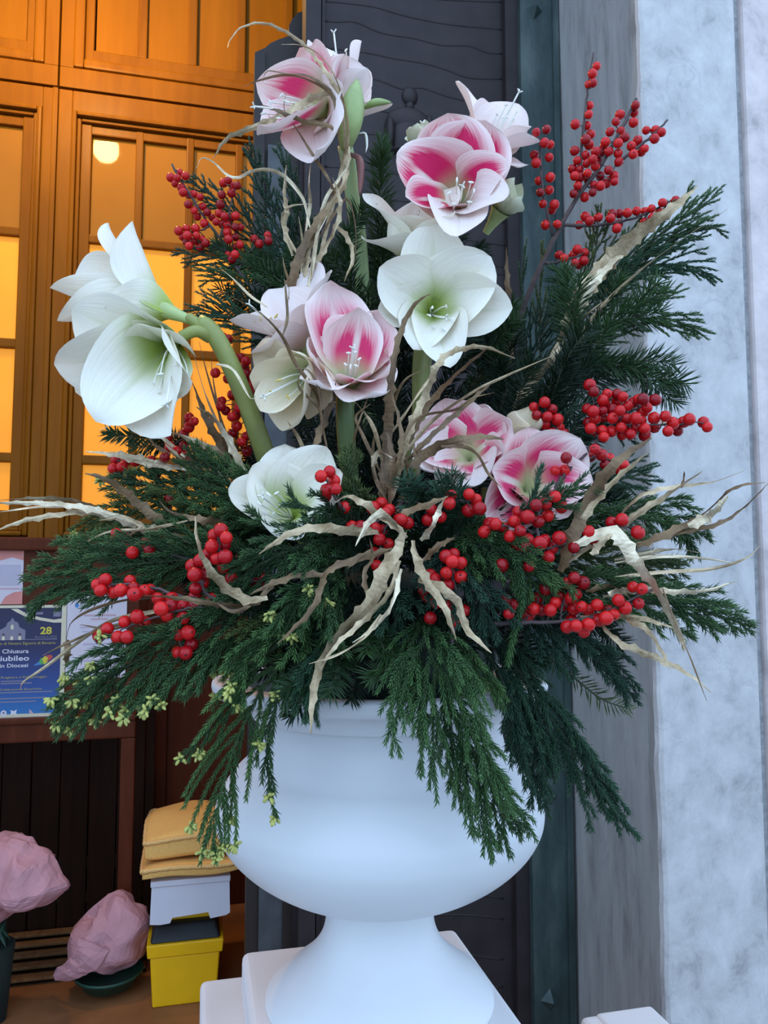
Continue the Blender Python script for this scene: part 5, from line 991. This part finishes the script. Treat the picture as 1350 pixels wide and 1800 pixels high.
gold_spray('upright bronze-gold spray in the centre between the flowers', (690, 890, 1.02), [
    ([(672, 900), (675, 840), (682, 760), (687, 680), (697, 610), (716, 555), (740, 525), (757, 517)], 20, 1.0, 0.96, 'b'), ([(692, 870), (715, 770), (745, 700), (770, 640), (800, 617), (850, 610), (905, 630)], 15, 1.0, 0.97, 'g'), ([(695, 830), (740, 730), (800, 660), (862, 608)], 15, 1.0, 0.98, 'b'),
    ([(700, 810), (760, 740), (830, 690), (880, 665), (970, 626)], 7, 0.99, 0.97, 'g'), ([(715, 810), (760, 765), (810, 720), (850, 685), (872, 668)], 11, 0.99, 0.96, 'b'), ([(715, 825), (760, 790), (800, 776), (850, 768), (885, 772)], 20, 0.98, 0.94, 'b'), ([(775, 785), (815, 785), (840, 800), (858, 832), (882, 858)], 8, 0.96, 0.93, 'b'),
    ([(680, 800), (690, 720), (710, 670), (748, 648)], 7, 1.0, 0.98, 'b'), ([(672, 810), (658, 755), (640, 725), (617, 698)], 8, 0.99, 0.97, 'g'), ([(668, 830), (640, 770), (625, 735), (640, 718), (652, 710)], 7, 0.99, 0.97, 'b'), ([(622, 850), (620, 790), (630, 745), (650, 690)], 5, 1.0, 0.98, 'b'), ([(690, 850), (705, 790), (702, 740), (688, 690)], 9, 0.97, 0.96, 'b'),
    ([(685, 890), (690, 810), (680, 760)], 14, 0.98, 0.97, 'b'), ([(715, 880), (735, 830), (725, 780)], 12, 0.99, 0.98, 'b'), ([(700, 900), (720, 850), (712, 800)], 13, 0.98, 0.97, 'b'), ([(690, 760), (730, 700), (760, 655), (745, 640)], 6, 0.99, 0.97, 'g'), ([(700, 790), (735, 735), (800, 720), (830, 700), (870, 690)], 6, 0.98, 0.95, 'b'), ([(655, 820), (665, 795), (690, 805)], 10, 0.965, 0.96, 'p'), ([(680, 880), (660, 840), (655, 800), (660, 750)], 8, 0.99, 0.98, 'b')], 12)
gold_spray('thin bronze leaves looping over the pale pink flowers', (590, 800, 1.03), [
    ([(575, 790), (565, 740), (555, 690), (520, 640), (495, 590), (455, 548), (405, 520)], 8, 1.0, 0.94, 'b'), ([(550, 790), (570, 740), (585, 700), (590, 672)], 13, 1.0, 0.99, 'b'), ([(565, 760), (562, 720), (525, 680), (530, 655), (538, 640)], 7, 0.98, 0.95, 'b'), ([(565, 720), (560, 680), (540, 650), (510, 648)], 6, 0.97, 0.95, 'b'), ([(540, 810), (525, 770), (505, 740)], 8, 1.02, 1.0, 'g'), ([(497, 590), (505, 560), (503, 520), (500, 490)], 6, 0.96, 0.97, 'b'), ([(470, 540), (440, 520), (410, 490), (385, 470)], 5, 1.0, 1.0, 'g'), ([(380, 640), (410, 650), (440, 700), (450, 695)], 6, 1.0, 1.0, 'p')], 13)
gold_spray('broad gold leaves falling over the front of the urn', (708, 930, 0.95), [
    ([(708, 935), (700, 965), (675, 1005), (650, 1060), (600, 1110), (565, 1165), (550, 1225), (546, 1290)], 27, 0.91, 0.86, 'g'), ([(702, 985), (685, 1040), (640, 1090), (590, 1135), (562, 1180)], 11, 0.89, 0.86, 'g'), ([(670, 1080), (640, 1120), (595, 1150), (543, 1167)], 8, 0.88, 0.86, 'g'), ([(650, 1060), (640, 1010), (655, 980), (650, 950)], 9, 0.9, 0.9, 'b'),
    ([(725, 950), (733, 985), (755, 1030), (780, 1065), (802, 1125)], 17, 0.91, 0.87, 'g'), ([(735, 1020), (770, 1030), (805, 1060), (820, 1105), (864, 1148)], 17, 0.905, 0.87, 'g'), ([(715, 945), (690, 920), (665, 905), (640, 885), (610, 872), (588, 885)], 14, 0.93, 0.9, 'g'), ([(700, 930), (672, 904), (648, 918), (625, 960)], 14, 0.92, 0.89, 'p'),
    ([(665, 935), (620, 934), (560, 928), (510, 938), (455, 974)], 18, 0.93, 0.88, 'g'), ([(690, 965), (620, 985), (575, 1005), (562, 1040), (545, 1075), (488, 1132)], 14, 0.92, 0.87, 'b'), ([(568, 1010), (520, 1012), (470, 1030), (440, 1045)], 13, 0.9, 0.89, 'b'), ([(740, 950), (760, 925), (770, 900), (783, 872)], 13, 0.92, 0.9, 'p'), ([(690, 925), (720, 898), (750, 888), (788, 872)], 15, 0.925, 0.9, 'b'), ([(745, 985), (770, 960), (800, 945)], 13, 0.92, 0.91, 'b'), ([(655, 965), (640, 975), (610, 1000)], 6, 0.91, 0.9, 'b'), ([(705, 1000), (690, 1060), (660, 1100), (620, 1130)], 9, 0.895, 0.87, 'p')], 14)
gold_spray('gold leaf curl looping round plump berries', (470, 1060, 1.0), [([(470, 1050), (440, 1055), (400, 1035), (365, 995), (347, 950), (343, 908)], 17, 0.92, 0.88, 'g'), ([(480, 1030), (440, 1062), (380, 1062), (320, 1052), (252, 1046)], 12, 0.93, 0.88, 'b'), ([(440, 1065), (410, 1075), (380, 1060)], 8, 0.91, 0.9, 'b')], 15)
gold_spray('long split gold leaves running out of the photo above the posters', (420, 960, 1.05), [
    ([(350, 960), (290, 935), (240, 925), (180, 900), (100, 886), (0, 884), (-40, 888)], 12, 1.02, 0.97, 'p'), ([(240, 925), (190, 900), (130, 880), (60, 876), (-20, 880)], 10, 1.0, 0.97, 'g'), ([(215, 915), (160, 900), (100, 905), (40, 916), (-15, 936)], 11, 1.0, 0.97, 'g'), ([(320, 945), (260, 900), (220, 865), (185, 842), (150, 832)], 18, 1.02, 0.98, 'b'), ([(330, 950), (260, 930), (220, 910), (175, 915)], 12, 1.0, 0.98, 'g'), ([(330, 915), (260, 930), (190, 935), (135, 962)], 6, 1.0, 0.98, 'g'), ([(250, 925), (230, 940), (222, 960)], 5, 0.99, 0.98, 'g'), ([(420, 960), (350, 915), (300, 900), (280, 880)], 8, 1.03, 1.02, 'b'), ([(400, 920), (360, 915), (320, 905)], 16, 1.02, 1.0, 'b'), ([(210, 915), (160, 893), (80, 890), (0, 900)], 8, 1.0, 0.97, 'p')], 16)
gold_spray('straight narrow gold leaves fanning out below the big white bloom', (460, 900, 1.15), [
    ([(455, 890), (400, 800), (365, 740), (345, 690), (335, 665)], 18, 1.1, 1.06, 'b'), ([(450, 880), (410, 790), (380, 740), (345, 715)], 14, 1.1, 1.06, 'p'), ([(430, 870), (360, 830), (310, 790), (260, 750), (215, 742), (175, 756)], 8, 1.09, 1.05, 'p'), ([(430, 850), (390, 800), (330, 770), (300, 760)], 14, 1.09, 1.06, 'g'), ([(420, 890), (370, 850), (320, 810), (290, 780)], 16, 1.08, 1.05, 'g'), ([(330, 825), (270, 815), (210, 800), (150, 793)], 16, 1.06, 1.03, 'p'), ([(440, 860), (390, 760), (360, 690), (340, 620), (338, 605)], 6, 1.1, 1.08, 'g'), ([(430, 840), (390, 740), (365, 660), (350, 600)], 5, 1.1, 1.09, 'b'), ([(400, 800), (380, 700), (372, 640), (375, 605)], 4, 1.1, 1.09, 'b'), ([(420, 870), (380, 820), (350, 790)], 12, 1.08, 1.07, 'p'), ([(300, 800), (270, 780), (255, 750)], 8, 1.05, 1.04, 'b')], 17)
gold_spray('dry grass-like gold leaves crossing the navy poster', (380, 1050, 0.98), [([(330, 1060), (270, 1075), (200, 1090), (150, 1120), (80, 1172), (42, 1198), (36, 1212)], 8, 0.95, 0.9, 'g'), ([(280, 1050), (220, 1055), (160, 1072), (125, 1095), (116, 1125)], 7, 0.95, 0.92, 'b'), ([(250, 1090), (180, 1105), (120, 1130), (75, 1152)], 6, 0.93, 0.91, 'b'), ([(255, 1080), (200, 1105), (140, 1098)], 6, 0.94, 0.92, 'b'), ([(120, 1125), (118, 1150), (116, 1172)], 13, 0.93, 0.93, 'b')], 18)
gold_spray('wide flat gold leaf rising against the white marble', (960, 700, 1.18), [([(985, 600), (1020, 525), (1060, 470), (1110, 420), (1180, 368), (1226, 327)], 33, 1.13, 1.08, 'g'), ([(1010, 560), (1050, 490), (1100, 440), (1150, 400)], 14, 1.12, 1.09, 'p'), ([(960, 690), (1040, 560), (1120, 480), (1200, 420), (1278, 368)], 7, 1.14, 1.1, 'g'), ([(900, 720), (930, 680), (965, 640), (992, 598)], 16, 1.14, 1.12, 'g'), ([(960, 640), (1000, 580), (1060, 530)], 8, 1.13, 1.11, 'g')], 19)
gold_spray('pair of upright gold leaves beside the lowest pink flower', (980, 1010, 0.97), [([(985, 1005), (1005, 950), (1040, 870), (1085, 812), (1145, 770)], 26, 0.95, 0.91, 'b'), ([(1000, 985), (1030, 905), (1080, 845), (1140, 795)], 14, 0.95, 0.92, 'g')], 20)
gold_spray('bright serrated gold leaf bending down across the marble arris', (1000, 1000, 0.98), [([(1010, 960), (1050, 940), (1085, 940), (1112, 980), (1150, 1030), (1180, 1085), (1200, 1130), (1202, 1145)], 25, 0.93, 0.88, 'p'), ([(1040, 975), (1065, 945), (1085, 935)], 14, 0.93, 0.92, 'g'), ([(1165, 1035), (1185, 1090), (1215, 1160), (1242, 1232)], 5, 0.9, 0.88, 'b')], 21)
gold_spray('forked gold leaves pointing out over the marble at berry height', (990, 1000, 1.0), [([(995, 990), (1050, 950), (1090, 905), (1130, 870), (1190, 855), (1250, 848), (1308, 828)], 11, 0.97, 0.92, 'g'), ([(1085, 935), (1125, 900), (1170, 872), (1235, 828)], 12, 0.95, 0.92, 'g'), ([(1198, 858), (1202, 840), (1203, 828)], 6, 0.93, 0.93, 'b'), ([(1120, 960), (1180, 935), (1240, 900), (1290, 858), (1345, 848)], 15, 0.96, 0.92, 'b'), ([(1210, 925), (1250, 905), (1280, 870)], 18, 0.93, 0.92, 'p'), ([(1120, 955), (1200, 935), (1265, 920), (1310, 890), (1352, 848)], 9, 0.96, 0.92, 'b')], 22)
gold_spray('thin pale gold leaves spreading sideways beyond the serrated leaf', (1000, 1040, 1.0), [([(1080, 985), (1150, 970), (1190, 965), (1228, 971)], 9, 0.97, 0.94, 'p'), ([(1080, 990), (1160, 978), (1240, 982), (1290, 990)], 7, 0.97, 0.94, 'p'), ([(1080, 1015), (1160, 1006), (1250, 1000), (1310, 982), (1335, 960)], 8, 0.97, 0.93, 'g'), ([(1060, 1050), (1120, 1035), (1180, 1040), (1240, 1038), (1294, 1022)], 11, 0.95, 0.91, 'p'), ([(1020, 1085), (1080, 1082), (1140, 1090), (1185, 1105)], 13, 0.94, 0.92, 'g'), ([(1100, 1090), (1135, 1105), (1160, 1140), (1178, 1176)], 11, 0.93, 0.9, 'g'), ([(1055, 1095), (1090, 1130), (1150, 1155), (1210, 1185), (1250, 1217)], 12, 0.94, 0.89, 'g'), ([(1030, 1040), (1070, 1030), (1110, 1045)], 10, 0.95, 0.94, 'b'), ([(1070, 1045), (1090, 1038), (1108, 1052)], 15, 0.94, 0.94, 'p')], 23)
gold_spray('single brown dry leaf upright before the bronze door', (900, 640, 1.24), [([(900, 640), (896, 580), (893, 520), (891, 470), (890, 435)], 13, 1.22, 1.2, 'b')], 24)

# ---- amaryllis --------------------------------------------------------------------
def petal(parent, base, axis, tip, w, cup, rs, mat, recurve=0.12, ruffle=1.0):
    ch = tip-base; L = np.linalg.norm(ch); rad = ch-axis*(ch@axis); rn = np.linalg.norm(rad)
    if rn < 1e-4: rad, _ = perp(axis); rn = 1
    rad = rad/rn if rn != 1 else rad
    c1 = base+axis*L*0.36+rad*L*0.02; c2 = tip-axis*L*(0.30*cup)-rad*L*0.18*(1-cup)+(axis*L*0.07*(1-cup))+rad*L*0.16*cup
    nv, nu = 18, 13; t = np.linspace(0, 1, nv)[:, None]
    C = base*(1-t)**3+3*c1*t*(1-t)**2+3*c2*t*t*(1-t)+tip*t**3
    T = np.gradient(C, axis=0); T /= np.linalg.norm(T, axis=1, keepdims=True)
    S = np.cross(axis, rad); S /= np.linalg.norm(S); Nn = np.cross(np.broadcast_to(S, T.shape), T); Nn /= np.linalg.norm(Nn, axis=1, keepdims=True)
    sgn = np.sign(np.sum(Nn*(-rad), axis=1).mean()) or 1; Nn = Nn*sgn          # inner side
    tt = t[:, 0]; pr = (tt**0.85)*np.clip(1-tt, 0, 1)**0.92; pr = pr/pr.max(); pr = np.maximum(pr*w*0.5*np.clip(0.30+tt*2.6, 0, 1), w*0.05*(1-tt)); pr[-1] = w*0.008
    u = np.linspace(-1, 1, nu); v = np.zeros((nv, nu, 3)); ph = rs.uniform(0, 6, 4)
    skew = rs.uniform(-0.10, 0.10)
    for i in range(nv):
        wd_ = pr[i]; k = 0.60*(1-tt[i])**0.8+0.16
        x = u*wd_; cc = (np.abs(u)**2.0)*wd_*k
        rf = ruffle*wd_*0.24*np.abs(u)**3*np.sin(6.5*tt[i]+ph[0]+np.sign(u)*1.7)*min(1, tt[i]*2.5)+0.07*wd_*np.sin(u*3+ph[1]+5*tt[i])*ruffle
        rib = -0.045*w*np.exp(-(u/0.10)**2)*(1-tt[i])
        v[i] = C[i]+S*(x*(1-0.10*k)[..., None] if np.ndim(k) else (x*(1-0.10*k)))[:, None]+Nn[i]*(cc+rf+rib)[:, None]+rad*(recurve*L*max(0, tt[i]-0.72)**2*2.0)+S*skew*w*tt[i]**2*math.sin(3*tt[i])
    f = [(i*nu+j, i*nu+j+1, (i+1)*nu+j+1, (i+1)*nu+j) for i in range(nv-1) for j in range(nu-1)]
    uv = [((u[j]+1)/2, tt[i]) for i in range(nv) for j in range(nu)]
    return mk('petal', v.reshape(-1, 3), f, mat, parent, True, uv=uv)
def flower(root, Y, base, tips, mat, cup=0.35, stamen=None, seed=0, recurve=0.12, stl=0.8, axis=None, anth='anther', nst=6, name='flower', tube=0.011):
    """base = (px, py, dY); tips = [(px, py, dY, width px)]; stamen = (px, py, dY) where the bundle ends"""
    rs = np.random.default_rng(seed+900); b = P(base[0], base[1], Y+base[2]); tp = [P(q[0], q[1], Y+q[2]) for q in tips]; mean = np.mean(tp, 0)
    ax = (P(axis[0], axis[1], Y+axis[2]) if axis else mean)-b; ax /= np.linalg.norm(ax); L = np.mean([np.linalg.norm(q-b) for q in tp])
    m = MB(); tl_ = L*0.27; m.tube(smooth_line([b-ax*0.022, b-ax*0.006, b+ax*tl_*0.5, b+ax*tl_], 12), np.interp(np.linspace(0, 1, 12), [0, 0.35, 0.7, 1], [0.0055, 0.0075, tube*1.05, tube*1.5]), 14, cap=False)
    fl = m.build(name, M['tube_green'], root, True)
    for q, tp_ in zip(tp, tips):
        petal(fl, b, ax, q, tp_[3]*1.22*(Y+tp_[2])/F, cup, rs, M[tp_[4]] if len(tp_) > 4 else mat, recurve)
    if stamen is not None:
        e = P(stamen[0], stamen[1], Y+stamen[2]); dl = np.linalg.norm(e-b); A, B = perp((e-b)/dl)
        for k in range(nst):
            th = 2*math.pi*k/nst+rs.uniform(-.3, .3); sp = dl*0.13; end = b+(e-b)*rs.uniform(0.78, 0.98)+(A*math.cos(th)+B*math.sin(th))*sp
            mid = b+(e-b)*0.5+(A*math.cos(th)+B*math.sin(th))*sp*0.8+ax*0.004
            m = MB(); m.tube(smooth_line([b+ax*tl_*0.3, mid, end], 9), np.linspace(0.0013, 0.0009, 9), 5); s_ = m.build('stamen', M['filament'], fl, True)
            m = MB(); dr = rs.normal(0, 1, 3); m.ball(end, (0.0016, 0.0045), dr, 6, 5); m.build('anther', M[anth], fl, True) if True else None
        m = MB(); e2 = b+(e-b)*1.18; m.tube(smooth_line([b+ax*tl_*0.3, (b+e)/2+ax*0.003, e2], 9), 0.0014, 5)
        for k in range(3):
            th = 2*math.pi*k/3; m.tube([e2, e2+(e-b)/dl*0.004+(A*math.cos(th)+B*math.sin(th))*0.005], [0.0014, 0.0009], 5)
        m.build('pistil', M['filament'], fl, True)
    return fl
def stalk(root, pts, r0, r1, mat, name='stalk'):
    p = smooth_line([P(*q) for q in pts], 30); m = MB(); m.tube(p, np.linspace(r0, r1, 30), 16); return m.build(name, mat, root, True)
def bract(root, pts, w, mat, name='spathe'):
    p = smooth_line([P(*q) for q in pts], 16); t = np.linspace(0, 1, 16); pr = np.sin(np.pi*np.clip(t*0.9+0.08, 0, 1))**0.8*w*P(*pts[0])[1]/F*0.5; m = MB(); m.tube(p, np.maximum(pr, 0.0004), 12); return m.build(name, mat, root, True)

# A: highest, pink
r = thing('amaryllis', P(640, 700, 1.25), 'highest pink and white amaryllis, wrapped in curling gold leaves', 'flower')
stalk(r, [(650, 760, 1.28), (634, 450, 1.22), (622, 360, 1.18), (612, 285, 1.15), (606, 255, 1.14)], 0.0125, 0.0115, M['stem_pale'])
flower(r, 1.10, (584, 205, .05), [(527, 85, .03, 100), (570, 105, .05, 92), (584, 180, -.03, 92, 'petal_pale'), (553, 264, -.05, 116, 'petal_pale'), (454, 216, -.06, 100), (451, 144, -.01, 108)], M['petal_mid'], 0.95, (470, 190, -.05), 1, 0.08, anth='filament')
flower(r, 1.16, (607, 235, .02), [(560, 77, .05, 100), (632, 72, 0, 76), (643, 120, -.03, 64), (688, 182, .0, 36), (600, 96, -.03, 96), (575, 130, .02, 80)], M['petal_pale'], 0.5, (590, 85, 0), 2, 0.15, anth='filament', axis=(600, 110, 0.0))
bract(r, [(607, 265, 1.125), (612, 230, 1.11), (620, 185, 1.105), (628, 140, 1.105)], 46, M['bud_green'])
bract(r, [(588, 225, 1.12), (594, 200, 1.11), (597, 170, 1.11)], 18, M['bud_green']); bract(r, [(612, 270, 1.14), (632, 280, 1.13), (634, 310, 1.13), (632, 345, 1.13)], 13, M['bud_red']); bract(r, [(630, 235, 1.13), (642, 235, 1.13), (645, 255, 1.13), (643, 268, 1.13)], 5, M['filament'])
bract(r, [(640, 190, 1.13), (660, 180, 1.12), (688, 180, 1.12)], 14, M['bud_green'])
# B: strong pink
r = thing('amaryllis', P(760, 760, 1.25), 'deep pink striped amaryllis with buds in front of the bronze door', 'flower')
stalk(r, [(735, 800, 1.27), (745, 650, 1.24), (780, 480, 1.22), (800, 370, 1.20)], 0.012, 0.010, M['stem'])
flower(r, 1.10, (806, 378, .095), [(699, 268, -.01, 128), (786, 200, .02, 128), (852, 212, .02, 134), (892, 298, -.03, 96), (884, 352, -.055, 84, 'petal_pale'), (804, 414, -.07, 100, 'petal_pale'), (714, 345, -.04, 76)], M['petal_pink'], 0.45, (812, 335, -.04), 3, 0.04, anth='filament')
flower(r, 1.17, (838, 305, .05), [(808, 143, .03, 92), (864, 183, .05, 92), (912, 183, .02, 84), (933, 222, 0, 66), (946, 244, -.03, 70), (905, 291, -.05, 92), (842, 214, -.03, 70)], M['petal_pale'], 0.45, (900, 185, -.01), 4, 0.10, anth='filament')
flower(r, 1.16, (735, 285, .03), [(748, 210, 0, 44), (722, 222, -.01, 40), (735, 216, -.03, 44), (760, 224, .02, 36), (752, 230, -.03, 34), (728, 230, .03, 40)], M['petal_bud'], 1.0, (742, 228, -.01), 5, 0.0, nst=4, name='bud', anth='filament')
flower(r, 1.14, (868, 388, .03), [(917, 322, 0, 44), (905, 312, -.02, 44), (916, 345, -.03, 46), (900, 318, .03, 44), (910, 335, .03, 44), (896, 330, -.04, 40)], M['petal_bud'], 1.1, None, 6, 0.0, name='bud')
# C: white centre
r = thing('amaryllis', P(740, 900, 1.2), 'open white amaryllis facing out at the centre of the bouquet', 'flower')
stalk(r, [(700, 960, 1.2), (735, 760, 1.17), (738, 650, 1.15), (745, 580, 1.14)], 0.0135, 0.0115, M['stem'])
flower(r, 1.06, (756, 556, .085), [(668, 470, -.02, 112), (756, 392, .02, 112), (862, 452, -.02, 122), (900, 540, -.01, 100), (792, 645, -.03, 86), (728, 614, -.02, 88), (665, 562, .0, 78)], M['petal_white'], 0.22, (778, 558, -.035), 7, 0.04, anth='filament')
flower(r, 1.11, (738, 492, .05), [(640, 340, .0, 74), (639, 418, -.03, 84), (715, 378, -.03, 92), (803, 327, .02, 82), (798, 372, -.03, 84), (735, 350, .04, 80)], M['petal_white'], 0.45, (735, 395, 0), 8, 0.12)
# D: big white, far left of the arrangement
r = thing('amaryllis', P(520, 930, 1.12), 'big white amaryllis on an arching thick stalk before the amber panes', 'flower')
stalk(r, [(520, 960, 1.14), (470, 810, 1.10), (430, 700, 1.07), (395, 620, 1.05), (370, 580, 1.045), (350, 568, 1.045)], 0.0155, 0.0125, M['stem'])
stalk(r, [(365, 585, 1.045), (345, 568, 1.04), (330, 558, 1.04)], 0.009, 0.0075, M['stem'], 'pedicel'); stalk(r, [(368, 592, 1.045), (345, 582, 1.03), (318, 592, 1.03)], 0.009, 0.0075, M['stem'], 'pedicel')
flower(r, 1.04, (318, 556, 0.0), [(188, 398, .01, 84), (232, 394, -.03, 92), (126, 487, .03, 92), (92, 502, -.02, 56), (104, 560, -.03, 80), (186, 540, -.06, 86), (237, 456, .05, 60)], M['petal_white'], 0.40, (158, 508, 0), 9, 0.20, axis=(150, 490, 0))
flower(r, 0.99, (312, 596, .065), [(128, 545, -.01, 124), (97, 640, -.02, 120), (168, 738, -.05, 148), (300, 762, -.05, 132), (336, 672, -.05, 112), (240, 570, -.03, 120), (135, 690, .03, 90)], M['petal_white'], 0.30, (296, 690, -.06), 10, 0.06, axis=(222, 660, -.06), anth='filament')
# E: middle pale pink
r = thing('amaryllis', P(620, 960, 1.1), 'pale pink amaryllis with several heads on an upright green stalk', 'flower')
stalk(r, [(630, 960, 1.12), (616, 850, 1.08), (608, 760, 1.06), (606, 690, 1.05)], 0.0135, 0.0125, M['stem_deep'])
flower(r, 1.01, (616, 690, .05), [(582, 493, .03, 110), (664, 545, .03, 118), (684, 640, -.02, 100), (655, 688, -.05, 110, 'petal_pale'), (560, 668, -.05, 106, 'petal_pale'), (543, 592, .0, 98), (630, 540, -.01, 100)], M['petal_mid'], 0.95, (620, 625, -.01), 11, 0.02, axis=(615, 600, -.01), anth='filament')
flower(r, 1.06, (545, 630, .04), [(406, 561, .0, 92), (473, 508, .03, 92), (530, 535, .0, 92), (449, 612, -.04, 82), (552, 462, .06, 84), (580, 475, .03, 70)], M['petal_pale'], 0.5, (455, 550, -.01), 12, 0.10)
flower(r, 1.02, (548, 655, .05), [(443, 622, .02, 82), (439, 662, -.02, 84), (458, 722, -.04, 86), (508, 750, -.04, 104), (580, 700, -.02, 98), (520, 620, -.02, 86)], M['petal_cream'], 0.85, (478, 690, -.04), 13, 0.03, nst=3)
# F: lower pink pair
r = thing('amaryllis', P(860, 1000, 1.05), 'pair of pink amaryllis heads above the front berries', 'flower')
stalk(r, [(800, 1000, 1.1), (840, 920, 1.06), (860, 860, 1.05)], 0.012, 0.010, M['stem'])
flower(r, 1.03, (826, 815, .06), [(730, 750, -.01, 96), (784, 700, .02, 100), (850, 710, .02, 102), (897, 740, -.02, 92), (880, 815, -.04, 86), (820, 852, -.05, 104, 'petal_pale'), (734, 815, -.03, 96, 'petal_pale')], M['petal_mid'], 0.8, None, 14, 0.04)
flower(r, 0.985, (918, 866, .06), [(930, 752, .02, 98), (1020, 772, .0, 112), (1043, 852, -.02, 102), (998, 908, -.03, 96), (858, 916, -.01, 96), (866, 826, -.02, 96)], M['petal_mid'], 0.45, None, 15, 0.06)
flower(r, 1.06, (910, 800, .02), [(936, 712, 0, 64), (905, 722, -.01, 58), (890, 735, .02, 54), (950, 735, -.02, 54)], M['petal_cream'], 0.9, None, 16, 0.0, name='bud')
# G: lowest white
r = thing('amaryllis', P(540, 1000, 1.0), 'lowest white amaryllis nestled in cedar near the urn', 'flower')
stalk(r, [(580, 1010, 1.05), (545, 960, 1.02), (520, 925, 1.01)], 0.011, 0.010, M['stem'])
flower(r, 0.975, (515, 918, .06), [(403, 860, -.0, 92), (446, 818, .0, 104), (502, 782, .03, 98), (572, 786, .01, 106), (600, 832, -.03, 86), (490, 942, -.06, 82)], M['petal_white'], 0.65, (470, 880, -.045), 17, 0.08, axis=(508, 850, -.03), anth='filament')
print('needle faces', NEED[0], 'berries', NB_[0])
